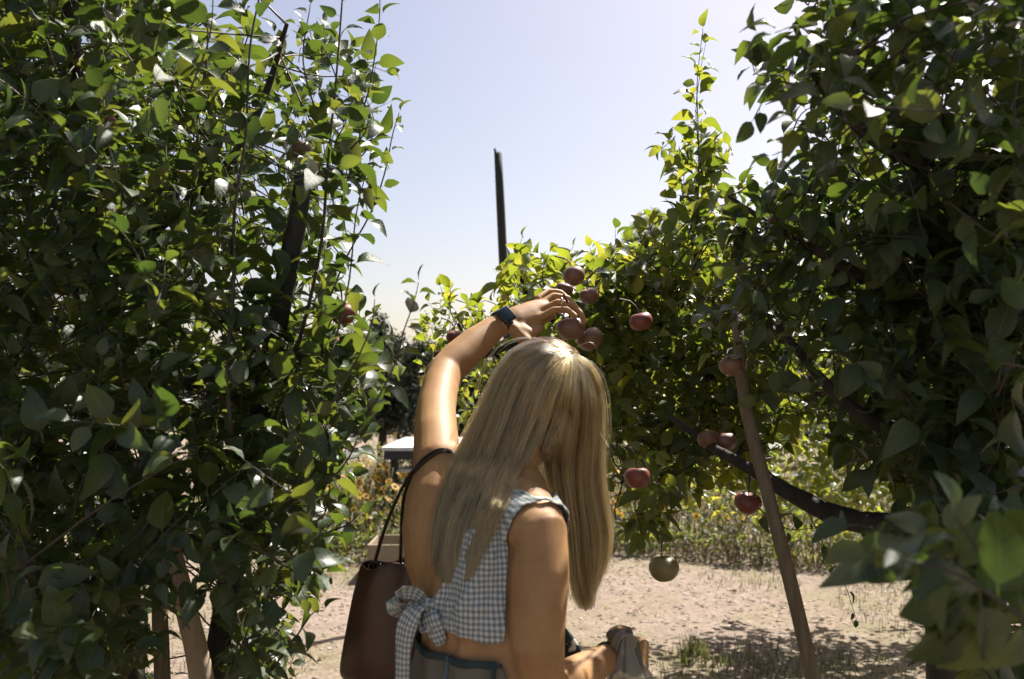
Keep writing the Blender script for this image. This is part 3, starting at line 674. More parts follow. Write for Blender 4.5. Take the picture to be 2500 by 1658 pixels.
T.fill([(1640, 330), (1760, 330), (1830, 440), (1830, 640), (1640, 640), (1650, 500)], (2.4, 3.0), 40, (.05, .16), .062, connect=.4)
T.shoot([P(1700, 560, 2.6), P(1706, 430, 2.6), P(1704, 300, 2.6), P(1702, 200, 2.6), P(1716, 70, 2.6)], .018, .085, .003, droop=.5, bare=.0)
T.shoot([P(1712, 420, 2.62), P(1699, 280, 2.62), P(1709, 180, 2.62), P(1722, 110, 2.62)], .03, .075, .002, droop=.5, bare=.0)
T.fill([(1440, 980), (1900, 1030), (1850, 1190), (1700, 1200), (1560, 1270), (1450, 1150)], (2.4, 3.2), 75, (.05, .16), .064, connect=.2)
T.fill([(1450, 1060), (1640, 1080), (1700, 1200), (1650, 1260), (1640, 1340), (1560, 1330), (1480, 1250)], (2.0, 2.5), 22, (.05, .14), .070, bias=(0, 0, -.4), connect=.4)
T.build('apple_tree', (c0.x, c0.y, 0), 'bushy apple tree in the middle with one thin vertical shoot above its crown', 'apple tree', 'apple trees along the orchard row', 'leaf_half_sunlit')
# its neighbour behind the head and raised arm, sunlit yellow green
T = Tree()
c0 = P(1330, 1400, 3.9)
T.limb([Vector((c0.x, c0.y, 0)), P(1330, 1100, 3.8), P(1320, 900, 3.7), P(1300, 760, 3.6)], [.05, .04, .03, .015])
T.limb([P(1320, 900, 3.7), P(1200, 860, 3.5), P(1130, 790, 3.3), P(1080, 720, 3.2)], [.02, .014, .009, .004])
T.limb([P(1310, 800, 3.6), P(1280, 700, 3.3), P(1250, 620, 3.2)], [.015, .01, .004])
T.limb([P(1310, 820, 3.6), P(1400, 740, 3.5), P(1500, 690, 3.4)], [.012, .008, .004])
D1 = [(1230, 640), (1280, 640), (1340, 640), (1430, 650), (1500, 630), (1580, 620), (1640, 700), (1620, 800), (1500, 820), (1380, 800), (1240, 760)]
T.fill(D1, (2.7, 3.7), 190, (.05, .16), .076, connect=.4)
T.shoot([P(1300, 760, 3.1), P(1270, 700, 3.1), P(1260, 640, 3.1), P(1275, 580, 3.1)], .02, .07, .003)
T.shoot([P(1330, 740, 3.2), P(1350, 680, 3.2), P(1385, 630, 3.2), P(1400, 600, 3.2)], .02, .066, .003)
T.shoot([P(1500, 700, 3.0), P(1490, 640, 3.0), P(1525, 590, 3.0)], .015, .078, .003)
T.shoot([P(1450, 700, 3.0), P(1450, 640, 3.0), P(1440, 605, 3.0)], .015, .078, .003)
T.shoot([P(1580, 680, 2.9), P(1590, 610, 2.9), P(1600, 560, 2.9)], .015, .074, .003)
T.shoot([P(1250, 740, 2.8), P(1225, 690, 2.8), P(1235, 640, 2.8)], .016, .078, .003)
T.shoot([P(1330, 720, 2.8), P(1325, 660, 2.8), P(1340, 620, 2.8)], .016, .074, .003)
T.shoot([P(1290, 800, 3.0), P(1240, 760, 2.95), P(1190, 735, 2.9), P(1170, 740, 2.9)], .03, .085, .003)
T.shoot([P(1160, 880, 3.1), P(1120, 800, 3.1), P(1090, 740, 3.1), P(1075, 700, 3.1)], .018, .062, .003)
T.shoot([P(1130, 840, 3.1), P(1140, 780, 3.1), P(1150, 745, 3.1)], .022, .07, .002)
T.fill([(1030, 720), (1110, 700), (1190, 780), (1190, 860), (1180, 900), (1090, 900), (1050, 940), (1030, 880)], (2.9, 3.6), 34, (.04, .1), .062, connect=.4)
T.fill([(1110, 900), (1230, 840), (1300, 820), (1300, 980), (1180, 1100), (1110, 1060)], (3.0, 4.2), 66, (.05, .16), .062, connect=.4)
T.fill([(1220, 680), (1460, 700), (1520, 1060), (1220, 1060)], (3.3, 4.2), 130, (.06, .2), .066, connect=.2)
T.build('apple_tree', (c0.x, c0.y, 0), 'yellow green sunlit apple tree behind her raised forearm and head', 'apple tree', 'apple trees along the orchard row', 'leaf_sunlit')
# far sunlit tree seen under the dark limb on the right
T = Tree()
c0 = P(2340, 1330, 5.6)
T.limb([Vector((c0.x, c0.y, 0)), P(2330, 1150, 5.6), P(2260, 1000, 5.5), P(2150, 850, 5.5)], [.06, .05, .04, .02])
T.limb([P(2290, 1050, 5.6), P(1980, 1060, 5.4), P(1880, 1000, 5.4)], [.03, .02, .01])
T.fill([(1900, 800), (2300, 780), (2450, 1000), (2420, 1180), (2240, 1230), (2050, 1220), (1900, 1140), (1850, 1000)], (4.8, 6.2), 330, (.08, .25), .08, connect=.15)
T.fill([(1540, 960), (1900, 990), (2300, 1100), (2300, 1260), (1900, 1290), (1650, 1250), (1560, 1120)], (4.4, 6.0), 190, (.06, .2), .075, connect=0)
T.fill([(1800, 1180), (2120, 1220), (2100, 1300), (1980, 1310), (1860, 1310)], (5.0, 6.2), 46, (.06, .16), .07, connect=0)
T.build('apple_tree', (c0.x, c0.y, 0), 'distant bright apple tree glimpsed between the dark right limbs', 'apple tree', 'apple trees along the orchard row', 'leaf_sunlit')


# --- far shrubs and trees: many small leaves in uneven lobes
def cloud_tree(name, base, lobes, n, leaf, mat, label, cat, group=None):
    root = empty(name, (base[0], base[1], 0)); tag(root, label, cat, group)
    g = Geo(); top = max(l[0][2] for l in lobes)
    g.tube([(base[0], base[1], 0), (base[0] + .05, base[1], top * .5), (base[0], base[1], top)], [.09, .06, .02], 8, cap=False)
    for c, r in lobes: g.tube([(base[0], base[1], top * .35), ((base[0] + c[0]) / 2, (base[1] + c[1]) / 2, c[2] * .75), c], [.04, .025, .01], 5, cap=False)
    g.build('trunk', M['bark'], root)
    wts = np.array([r[0] * r[1] * r[2] for _, r in lobes]) ** .7; wts /= wts.sum()
    def f(i):
        c, r = lobes[int(RNG.choice(len(lobes), p=wts))]
        v = Vector((random.gauss(0, 1), random.gauss(0, 1), random.gauss(0, 1))).normalized() * (random.random() ** .45) * random.uniform(.8, 1.12)
        p = Vector((c[0] + v.x * r[0], c[1] + v.y * r[1], max(.05, c[2] + v.z * r[2]))); s = leaf * random.uniform(.6, 1.3)
        return Matrix.Translation(p) @ Quaternion(Vector((random.gauss(0, 1), random.gauss(0, 1), random.gauss(0, 1))).normalized(), random.uniform(0, 6.28)).to_matrix().to_4x4() @ Matrix.Diagonal((s * .5, s, s, 1))
    tag(scatter('crown', n, f, LQ, [(0, 1, 2, 3)], mat, root, tris=[(3, 2, 4)]), kind='stuff')
def lobes_px(lst, d):
    return [(tuple(P(x, y, d + random.uniform(-.5, .8))), (rx * d / F, rx * d / F, ry * d / F)) for x, y, rx, ry in lst]
b0 = P(930, 1000, 14)
cloud_tree('shrub', b0, lobes_px([(930, 960, 80, 110), (960, 880, 60, 75), (880, 850, 45, 60), (990, 990, 70, 90), (880, 990, 60, 90), (1030, 880, 45, 60), (925, 810, 26, 50)], 14), 15000, .085, M['bush'], 'grey green dense shrub behind the picnic table left of the raised arm', 'shrub')
b0 = P(1180, 1000, 16)
cloud_tree('shrub', b0, lobes_px([(1130, 960, 90, 100), (1230, 940, 90, 120), (1330, 960, 90, 120), (1100, 1030, 70, 60)], 16), 9000, .11, M['bush'], 'dusky shrub far beyond the flower bed hidden behind the head', 'shrub')
b0 = P(1590, 900, 21)
cloud_tree('distant_tree', b0, lobes_px([(1580, 600, 60, 60), (1640, 590, 60, 70), (1620, 700, 110, 100), (1560, 545, 22, 24), (1600, 530, 24, 22), (1720, 650, 70, 90)], 21), 6000, .13, M['bed'], 'distant pale tree top showing thinly above the middle apple tree', 'tree')
b0 = P(1500, 980, 18)
cloud_tree('distant_tree', b0, lobes_px([(1450, 980, 80, 110), (1560, 950, 90, 120), (1680, 960, 100, 120), (1800, 950, 110, 130), (1920, 970, 110, 120), (2050, 980, 110, 120), (2200, 980, 120, 120)], 18), 12000, .14, M['bush'], 'wide dark green far tree belt behind the right orchard trees', 'tree')
b0 = P(600, 980, 19)
cloud_tree('distant_tree', b0, lobes_px([(120, 900, 160, 150), (300, 930, 150, 130), (480, 950, 140, 120), (640, 960, 130, 110), (780, 970, 110, 100)], 19), 11000, .15, M['bush'], 'wide dark green far tree belt behind the left apple tree', 'tree')

# ------------------------------------------------------------------ apples
def apple_mesh(mat, name):
    g = Geo(); seg = 18; V = []; Fc = []; prof = []
    for i in range(13):
        t = math.pi * i / 12; r = math.sin(t) * (1 + .10 * math.cos(t)); z = math.cos(t) * .86
        if t < .75: z -= .30 * (1 - t / .75) ** 1.5
        if t > 2.6: z += .20 * ((t - 2.6) / .54) ** 1.5
        prof.append((max(r, .002), z))
    for r, z in prof:
        for k in range(seg):
            a = 2 * math.pi * k / seg; rr = r * (1 + .03 * math.cos(5 * a) * (1 if z < 0 else .3)); V.append((rr * math.cos(a), rr * math.sin(a), z))
    for i in range(12):
        for k in range(seg):
            a = i * seg + k; b = i * seg + (k + 1) % seg; Fc.append((a, a + seg, b + seg, b))
    g.add(V, Fc); me = mesh_from(name, g.V, g.F); me.materials.append(mat); return me
AM = {k: apple_mesh(M[k], 'apple') for k in ('apple_red', 'apple_dusky', 'apple_green')}
g = Geo(); g.tube([(0, 0, .5), (.02, 0, .9), (.10, .03, 1.35), (.5, .1, 1.9), (1.3, .2, 2.3)], [.05, .04, .06, .08, .07], 6); stalk_me = mesh_from('stalk', g.V, g.F); stalk_me.materials.append(M['twig'])
def apple(px, py, d, rpx, mat, label, tilt=None):
    o = bpy.data.objects.new('apple', AM[mat]); COL.objects.link(o); r = rpx / F * d; o.location = P(px, py, d); o.scale = (r, r, r * random.uniform(.96, 1.04))
    tl = tilt or (random.gauss(0, .25), random.gauss(0, .25)); o.rotation_euler = (tl[0], tl[1], random.uniform(0, 6))
    tag(o, label, 'apple', 'apples hanging in the trees')
    s = bpy.data.objects.new('stalk', stalk_me); COL.objects.link(s); s.parent = o
apple(1394, 802, 2.135, 36, 'apple_dusky', 'dusky red apple gripped by the fingertips of the raised hand', (.1, .1))
apple(1440, 828, 2.2, 33, 'apple_dusky', 'purple shaded apple tucked just above the top of the head')
apple(1402, 674, 2.3, 27, 'apple_dusky', 'round pink apple hanging above the knuckles, highest of its cluster')
apple(1438, 722, 2.3, 24, 'apple_dusky', 'small pink lit apple just right of the reaching fingers')
apple(1378, 706, 2.35, 22, 'apple_dusky', 'half hidden brown apple between the leaves above the hand')
apple(1565, 785, 2.15, 29, 'apple_red', 'plain russet apple alone among leaves right of the picking hand')
apple(1556, 1166, 2.0, 32, 'apple_red', 'red apple hanging low beside the hair ends over the sunflowers')
apple(1621, 1388, 1.95, 37, 'apple_green', 'yellow green apple hanging lowest over the sunlit lane', (.15, 0))
apple(1786, 893, 1.85, 30, 'apple_dusky', 'pink sunlit apple resting against the top of the propping stake')
apple(1729, 1072, 2.2, 27, 'apple_dusky', 'brownish apple left of the propping stake, one of a touching pair', (.3, .2))
apple(1772, 1078, 2.2, 27, 'apple_dusky', 'brownish apple touching the propping stake, with its underside lit')
apple(1826, 1228, 2.1, 33, 'apple_red', 'red apple partly behind the propping stake under the thick limb')
apple(258, 300, 2.0, 30, 'apple_red', 'dark red apple with a lit rim high in the left tree')
apple(737, 366, 2.15, 26, 'apple_dusky', 'pink lit apple near the top of the dark post')
apple(838, 765, 1.9, 34, 'apple_red', 'dark red apple at the right edge of the left tree')
apple(800, 835, 1.95, 28, 'apple_red', 'deep shaded apple below its neighbour at the left tree edge')
apple(546, 962, 1.75, 16, 'apple_red', 'small orange red apple deep in the left tree beside a thin stem')
apple(1112, 824, 2.9, 23, 'apple_red', 'brown apple on the sunlit branch above the bare forearm')
apple(1078, 868, 2.9, 19, 'apple_red', 'small dark apple touching the outline of the bent elbow')
apple(2215, 285, 1.9, 34, 'apple_red', 'large dim red apple high inside the right tree')
apple(2170, 1352, 1.7, 40, 'apple_red', 'very dark red apple under the right end of the thick limb')
apple(2370, 600, 2.2, 28, 'apple_red', 'dim red apple near the dark right side of the right tree')
apple(150, 700, 2.2, 26, 'apple_red', 'shadowed apple beside the dark trunk of the left tree')
apple(1895, 545, 1.9, 22, 'apple_red', 'small orange red apple lit among the upper right leaves')


# ------------------------------------------------------------------ the woman
YAW = R(42); RT = Vector((math.cos(YAW), -math.sin(YAW), 0)); FR = Vector((math.sin(YAW), math.cos(YAW), 0)); ZZ = Vector((0, 0, 1))
person = empty('person', (-.04, 1.62, 0))
tag(person, 'woman with long blonde hair in a backless gingham top reaching up to pick an apple', 'person')
body = Geo()
def loft(secs, n=28):
    V = []; Fc = []
    for (c, a, b, r, f) in secs:
        for k in range(n):
            t = 2 * math.pi * k / n; ct = math.cos(t); st = math.sin(t)
            ct = math.copysign(abs(ct) ** .9, ct); st = math.copysign(abs(st) ** .9, st)
            V.append(c + r * ct * a + f * st * b)
    m = len(secs)
    for i in range(m - 1):
        for k in range(n):
            a = i * n + k; b = i * n + (k + 1) % n; Fc.append((a, b, b + n, a + n))
    Fc.append(tuple(range(n - 1, -1, -1))); Fc.append(tuple((m - 1) * n + k for k in range(n)))
    body.add(V, Fc)
WA = Vector((-.046, 1.60, 1.05))
tor = [(.78, -.05, 1.60, .06, .06), (.81, -.05, 1.60, .13, .10), (.86, -.05, 1.60, .165, .118), (.91, -.05, 1.60, .172, .122), (.97, -.048, 1.60, .158, .112), (1.02, -.046, 1.60, .138, .098), (1.06, -.046, 1.60, .130, .092),
       (1.11, -.048, 1.605, .134, .093), (1.17, -.05, 1.628, .145, .097), (1.23, -.05, 1.645, .156, .100), (1.28, -.048, 1.66, .158, .097), (1.32, -.04, 1.672, .140, .086), (1.35, -.028, 1.66, .10, .075), (1.375, -.015, 1.67, .06, .055)]
loft([(Vector((x, y, z)), a, b, (RT + ZZ * (-.18 if z > 1.15 else 0)).normalized(), FR) for z, x, y, a, b in tor])
# spine groove comes from two long back muscles
for s in (-1, 1):
    body.tube([Vector((-.046, 1.60, zc)) + RT * s * .036 - FR * bb for zc, bb in ((.98, .075), (1.06, .068), (1.14, .062), (1.22, .045), (1.30, .02))], [.03, .031, .033, .032, .03], 10)
for s in (-1, 1):   # bust
    body.ball(Vector((-.048, 1.625, 1.21)) + RT * s * .06 + FR * .056, (.055, .052, .054), 14, 10)
# neck and head
HC = P(1335, 968, 1.738); HF = Vector((.60, .76, -.20)).normalized(); HR = HF.cross(ZZ).normalized(); HU = HR.cross(HF).normalized()
HM = Matrix((HR, HF, HU)).transposed()
body.tube([Vector((-.018, 1.665, 1.33)), Vector((.005, 1.69, 1.385)), HC - HU * .07 - HF * .02], [.062, .052, .05], 18)
hd = []
for z, a, b, off in [(-.128, .018, .02, .055), (-.118, .036, .04, .045), (-.095, .050, .068, .02), (-.06, .064, .086, .004), (-.02, .071, .094, -.002), (.03, .074, .098, -.006), (.07, .068, .088, -.008), (.098, .050, .062, -.008), (.113, .024, .03, -.008)]:
    hd.append((HC + HU * z + HF * off, a, b, HR, HF))
loft(hd, 24)
body.tube([HC + HF * .088 + HU * .012, HC + HF * .102 - HU * .012, HC + HF * .113 - HU * .034], [.009, .010, .012], 8)
body.ball(HC + HF * .098 - HU * .04, (.017, .010, .009), 8, 6, HM)
body.ball(HC + HF * .086 - HU * .066, (.022, .012, .010), 10, 6, HM)
body.tube([HC + HF * .090 + HU * .026 - HR * .05, HC + HF * .097 + HU * .03, HC + HF * .090 + HU * .026 + HR * .05], .010, 8)
for s in (-1, 1):
    ec = HC + HR * s * .073 - HF * .012 - HU * .01
    body.ball(ec + HR * s * .007, (.008, .017, .03), 10, 8, HM @ Matrix.Rotation(.35 * -s, 3, 'Z'))
    body.ball(HC + HR * s * .045 + HF * .066 - HU * .035, (.022, .02, .022), 10, 8, HM)
body.ball(P(1219, 928, 1.80), (.010, .014, .026), 12, 8); body.tube([P(1222, 930, 1.80), P(1250, 940, 1.79)], [.012, .02], 10)
# left arm (raised)
body.ball(P(1060, 908, 1.985), (.022, .022, .022), 12, 8)
LA = [(P(1125, 1175, 1.70), 0.0540), (P(1066, 1125, 1.73), 0.0504), (P(1064, 1060, 1.79), 0.0450), (P(1064, 1000, 1.86), 0.0423), (P(1074, 945, 1.93), 0.0401), (P(1088, 905, 1.98), 0.0391), (P(1118, 877, 2.01), 0.0418), (P(1160, 838, 2.045), 0.0380), (P(1196, 809, 2.07), 0.0314), (P(1226, 788, 2.09), 0.0266)]
body.tube([a for a, _ in LA], [r for _, r in LA], 20)
body.tube([P(1075, 1440, 1.63), P(1066, 1370, 1.64), P(1064, 1290, 1.655), P(1066, 1210, 1.68), P(1078, 1140, 1.72)], [.048, .060, .064, .058, .048], 18)
body.tube([P(1250, 1180, 1.66), P(1160, 1170, 1.69), P(1085, 1140, 1.72)], [.05, .052, .05], 16)
# right arm (hanging, forearm forward)
RA = [(P(1250, 1265, 1.57), .055), (P(1322, 1308, 1.50), .048), (P(1320, 1400, 1.48), .049), (P(1315, 1480, 1.465), .0475), (P(1312, 1570, 1.46), .0455), (P(1322, 1675, 1.47), .042), (P(1372, 1675, 1.53), .041), (P(1420, 1645, 1.60), .036), (P(1462, 1617, 1.65), .0295), (P(1492, 1603, 1.68), .026)]
body.tube([a for a, _ in RA], [r for _, r in RA], 20)
body.tube([P(1230, 1190, 1.64), P(1280, 1235, 1.58), P(1318, 1290, 1.52)], [.048, .05, .048], 16)
def PH(x, y, d): return P(x, y, d + .04)
# left hand: palm then four fingers and a thumb over the apple
sideL = (PH(1320, 830, 2.05) - PH(1318, 725, 2.14)).normalized()
body.tube([PH(1222, 790, 2.05), PH(1262, 776, 2.065), PH(1300, 768, 2.085), PH(1326, 758, 2.10)], [.028, .034, .039, .036], 16, flat=.5, side=sideL)
for pts in ([(1318, 778, 2.065), (1352, 757, 2.065), (1384, 756, 2.06), (1404, 772, 2.052)],
            [(1322, 758, 2.085), (1362, 738, 2.09), (1398, 744, 2.085), (1420, 768, 2.07), (1427, 788, 2.06)],
            [(1320, 742, 2.11), (1352, 722, 2.13), (1386, 728, 2.13), (1408, 752, 2.12), (1416, 774, 2.11)],
            [(1312, 730, 2.135), (1338, 712, 2.16), (1368, 714, 2.165), (1388, 732, 2.155)]):
    body.tube([PH(*p) for p in pts], [.0105, .0098, .009, .0085, .0075][:len(pts)], 10)
body.tube([PH(1250, 800, 2.04), PH(1282, 832, 2.03), PH(1312, 850, 2.03), PH(1340, 846, 2.035), PH(1362, 830, 2.045)], [.017, .016, .013, .0105, .009], 10)
body.tube([PH(1270, 806, 2.045), PH(1298, 815, 2.05), PH(1318, 800, 2.06)], [.022, .018, .012], 10, flat=.8)
# right hand: fist round the neck of the plastic bag
sideR = (P(1530, 1550, 1.72) - P(1530, 1640, 1.68)).normalized()
body.tube([P(1490, 1603, 1.68), P(1512, 1592, 1.695), P(1538, 1588, 1.71)], [.026, .034, .034], 14, flat=.55, side=sideR)
for k, (y0, dd) in enumerate([(1566, 0), (1585, -.004), (1604, -.008), (1621, -.012)]):
    body.tube([P(1535, y0, 1.715 + dd), P(1562, y0 + 2, 1.715 + dd), P(1574, y0 + 7, 1.69 + dd), P(1560, y0 + 12, 1.668 + dd), P(1540, y0 + 12, 1.668 + dd)], [.0115, .0108, .010, .009, .0085], 10)
body.tube([P(1495, 1585, 1.685), P(1503, 1560, 1.68), P(1514, 1540, 1.675), P(1530, 1545, 1.668)], [.016, .0145, .012, .010], 10)
# legs
PEL = Vector((-.05, 1.60, .88))
for s in (-1, 1):
    hip = PEL + RT * s * .088; kn = Vector((hip.x + .02 * s, hip.y + .03, .48)) + FR * .02; an = Vector((kn.x + .02 * s, kn.y, .085)) - FR * .03
    body.tube([hip, (hip + kn) / 2 + FR * .008, kn, kn * .62 + an * .38 - FR * .018, an], [.088, .072, .052, .052, .036], 18)
    body.tube([an - FR * .035 + Vector((0, 0, -.045)), an + FR * .05 + Vector((0, 0, -.045)), an + FR * .15 + Vector((0, 0, -.06))], [.034, .036, .022], 12)
me = mesh_from('body_raw', body.V, body.F)
tmp = bpy.data.objects.new('tmp', me); COL.objects.link(tmp)
rm = tmp.modifiers.new('r', 'REMESH'); rm.mode = 'VOXEL'; rm.voxel_size = .0036; rm.use_smooth_shade = True
sm = tmp.modifiers.new('s', 'SMOOTH'); sm.factor = .6; sm.iterations = 7
dg = bpy.context.evaluated_depsgraph_get(); bm_me = bpy.data.meshes.new_from_object(tmp.evaluated_get(dg)); bm_me.name = 'body'
bpy.data.objects.remove(tmp)
bm_me.polygons.foreach_set('use_smooth', [True] * len(bm_me.polygons)); bm_me.materials.clear()
BODY = link('body', bm_me, M['skin'], person)
bv = np.empty(len(bm_me.vertices) * 3, dtype=np.float32); bm_me.vertices.foreach_get('co', bv); bv = bv.reshape(-1, 3)
bn = np.empty(len(bm_me.vertices) * 3, dtype=np.float32); bm_me.vertices.foreach_get('normal', bn); bn = bn.reshape(-1, 3)
bf = [tuple(p.vertices) for p in bm_me.polygons]
print('body verts', len(bv))
BVH = BVHTree.FromPolygons([Vector(v) for v in bv.tolist()], bf)
for s in (-1, 1):   # eyes and lips
    g = Geo(); ec = HC + HR * s * .031 + HF * .083 + HU * .008; g.ball(ec, .0125, 12, 8); e = g.build('eye', M['eye'], person)
    g = Geo(); g.ball(ec + HF * .0095, (.006, .004, .006), 10, 6, HM); g.build('iris', M['iris'], e)
g = Geo(); g.tube([HC + HF * .094 - HU * .066 - HR * .02, HC + HF * .101 - HU * .064, HC + HF * .094 - HU * .066 + HR * .02], [.003, .006, .003], 8); g.build('lips', M['lip'], person)

def segdist(pts, poly):
    """distance to a polyline divided by its local radius"""
    best = np.full(len(pts), 9.0)
    for (a, ra), (b, rb) in zip(poly[:-1], poly[1:]):
        a = np.array(a); b = np.array(b); ab = b - a; t = np.clip(((pts - a) @ ab) / (ab @ ab), 0, 1)
        d = np.linalg.norm(pts - (a + t[:, None] * ab), axis=1) / (ra + (rb - ra) * t); best = np.minimum(best, d)
    return best
q = bv - np.array(CAM); bd = q @ np.array(FW); bpx = 1250 + F * q[:, 0] / bd; bpy_ = 829 - F * (q @ np.array(UP)) / bd
dR = segdist(bv, RA[1:]); dL = segdist(bv, LA[1:])
front = (bv - np.array([-.046, 1.61, 0])) @ np.array(FR); side = (bv - np.array([-.046, 1.61, 0])) @ np.array(RT)
def garment(name, mask, off, mat, parent, thick=.002, smooth_it=6, uv=False, subname=None):
    keep = [f for f in bf if all(mask[i] for i in f)]
    # keep the largest connected patch
    used = sorted({i for f in keep for i in f}); ix = {v: k for k, v in enumerate(used)}
    Vn = (bv[used] + bn[used] * off).astype(float); Fn = [tuple(ix[i] for i in f) for f in keep]
    bm = bmesh.new(); vs = [bm.verts.new(v) for v in Vn]
    for f in Fn:
        try: bm.faces.new([vs[i] for i in f])
        except ValueError: pass
    bm.verts.ensure_lookup_table(); seen = set(); best = []
    for v in bm.verts:
        if v in seen: continue
        st = [v]; comp = []; seen.add(v)
        while st:
            a = st.pop(); comp.append(a)
            for e in a.link_edges:
                o = e.other_vert(a)
                if o not in seen: seen.add(o); st.append(o)
        if len(comp) > 350: best += comp
    bset = set(best); kill = [v for v in bm.verts if v not in bset]
    bmesh.ops.delete(bm, geom=kill, context='VERTS')
    for _ in range(25):
        new = {}
        for v in bm.verts:
            be = [e for e in v.link_edges if len(e.link_faces) == 1]
            if len(be) == 2: new[v] = v.co * .5 + (be[0].other_vert(v).co + be[1].other_vert(v).co) * .25
        for v, c in new.items(): v.co = c
    for _ in range(smooth_it): bmesh.ops.smooth_vert(bm, verts=[v for v in bm.verts if not v.is_boundary], factor=.5, use_axis_x=True, use_axis_y=True, use_axis_z=True)
    if uv:
        bm.normal_update()
        for v in bm.verts:
            p = v.co - WA; a = math.atan2(p.dot(RT), -p.dot(FR)); v.co += v.normal * (.0045 * mn.noise(Vector((a * 2.2 + p.z * 9, p.z * 34 - a * 5, 1))) + .003 * mn.noise(Vector((a * 7, p.z * 60, 5))))
        ul = bm.loops.layers.uv.new('UVMap')
        for f in bm.faces:
            for l in f.loops:
                p = l.vert.co - WA; a = math.atan2(p.dot(RT), -p.dot(FR)) * .12; l[ul].uv = (a, p.z)
    m2 = bpy.data.meshes.new(name); bm.to_mesh(m2); bm.free()
    m2.polygons.foreach_set('use_smooth', [True] * len(m2.polygons))
    o = link(name, m2, mat, parent); so_ = o.modifiers.new('t', 'SOLIDIFY'); so_.thickness = thick; so_.offset = 1; return o
topP = [(1250, 1160), (1300, 1190), (1400, 1240), (1420, 1300), (1420, 1574), (1190, 1574), (1130, 1557), (1080, 1532), (1035, 1492), (1025, 1468), (1058, 1462), (1085, 1420), (1105, 1370), (1135, 1320), (1165, 1275), (1200, 1240), (1225, 1200)]
inp = np.array([inpoly(a, b, topP) for a, b in zip(bpx, bpy_)])
z = bv[:, 2]
hem = 1.085 + .0 * z
necklim = np.linalg.norm(bv - np.array(HC), axis=1) > .17
mask = ((front < 0) & inp) | ((front >= 0) & (z > hem) & (z < 1.30 + .25 * np.clip(side, -.1, .06)))
mask &= (dR > 1.12) & (dL > 1.25) & (z > 1.0) & necklim & (bd < 1.9)
TOP = garment('gingham_top', mask, .006, M['gingham'], person, uv=True, smooth_it=14)
zw = P(1130, 1606, 1.49).z
legmask = (z < zw) & (z > .66) & (dR > 1.3) & (dL > 1.3) & (bd < 1.9) & ((side ** 2 + front ** 2) < .3 ** 2)
SH = garment('shorts', legmask, .006, M['khaki'], person)
bandm = (z < zw + .005) & (z > zw - .008) & (dR > 1.3) & ((side ** 2 + front ** 2) < .22 ** 2)
garment('waistband', bandm, .0095, M['teal'], SH, .003, 1)
def on_body(px, py, off=.009, dflt=1.5):
    v = (P(px, py, 1) - CAM).normalized(); h = BVH.ray_cast(CAM, v)
    return (h[0] - v * off) if h[0] is not None else CAM + v * dflt
g = Geo(); g.tube([on_body(1096, 1604, .012), on_body(1092, 1640, .012), on_body(1088, 1668, .012)], .0055, 6, flat=.5); g.build('belt_loop', M['loop'], SH)
g = Geo(); g.tube([on_body(1205, 1620, .012), on_body(1205, 1648, .012), on_body(1204, 1670, .012)], .005, 6, flat=.5); g.build('belt_loop', M['teal'], SH)
def ribbon(name, pts, wid, mat, parent, wdir=None, thick=.0022, n=18, fold=.25, uvs=1.0):
    C = catmull(pts, n); W = np.interp(np.linspace(0, 1, n), np.linspace(0, 1, len(wid)), wid); K = 7; V = []; Fc = []; UV = []
    acc = 0; N0 = None
    for i in range(n):
        p = Vector(C[i]); t = Vector(C[min(i + 1, n - 1)] - C[max(i - 1, 0)]).normalized()
        wv = Vector(wdir) if wdir is not None else Vector((1, 0, 0)); wv = (wv - t * wv.dot(t)).normalized(); nv = t.cross(wv)
        if i: acc += (Vector(C[i]) - Vector(C[i - 1])).length
        for k in range(K):
            u = k / (K - 1) - .5
            V.append(p + wv * u * W[i] + nv * fold * W[i] * math.sin(u * 6 + i * .12) * .35); UV.append((u * W[i] * 1.6, acc))
    for i in range(n - 1):
        for k in range(K - 1): a = i * K + k; Fc.append((a, a + 1, a + K + 1, a + K))
    m2 = mesh_from(name, V, Fc); ul = m2.uv_layers.new(name='UVMap')
    for l in m2.loops: ul.data[l.index].uv = UV[l.vertex_index]
    o = link(name, m2, mat, parent); so_ = o.modifiers.new('t', 'SOLIDIFY'); so_.thickness = thick; return o
kx, ky, kd = 1046, 1478, 1.535
ribbon('bow_loop', [P(kx, ky, kd), P(1015, 1452, kd - .01), P(978, 1452, kd - .02), P(966, 1480, kd - .02), P(985, 1492, kd - .005), P(1012, 1478, kd), P(kx, ky, kd)], [.012, .024, .034, .036, .030, .02, .012], M['gingham'], TOP, (.5, -.3, .9))
ribbon('bow_loop', [P(kx, ky, kd), P(1060, 1500, kd - .015), P(1058, 1530, kd - .03), P(1040, 1535, kd - .03), P(1035, 1505, kd - .015), P(kx, ky, kd)], [.012, .02, .025, .025, .018, .012], M['gingham'], TOP, (1, .2, .1))
ribbon('bow_tail', [P(kx - 4, ky, kd - .01), P(1015, 1490, kd - .035), P(992, 1530, kd - .04), P(984, 1590, kd - .04), P(982, 1650, kd - .04), P(982, 1690, kd - .04)], [.014, .028, .036, .026, .024, .026], M['gingham'], TOP, (1, -.2, 0))
ribbon('bow_tail', [P(kx, ky + 4, kd - .012), P(1052, 1510, kd - .03), P(1064, 1540, kd - .03), P(1078, 1574, kd - .03)], [.014, .03, .034, .018], M['gingham'], TOP, (1, -.1, .2))
g = Geo(); g.ball(P(kx, ky, kd - .012), (.012, .010, .013), 12, 8); o = g.build('bow_knot', M['gingham'], TOP)
ul = o.data.uv_layers.new(name='UVMap')
for l in o.data.loops:
    c = o.data.vertices[l.vertex_index].co; ul.data[l.index].uv = (c.x, c.z)
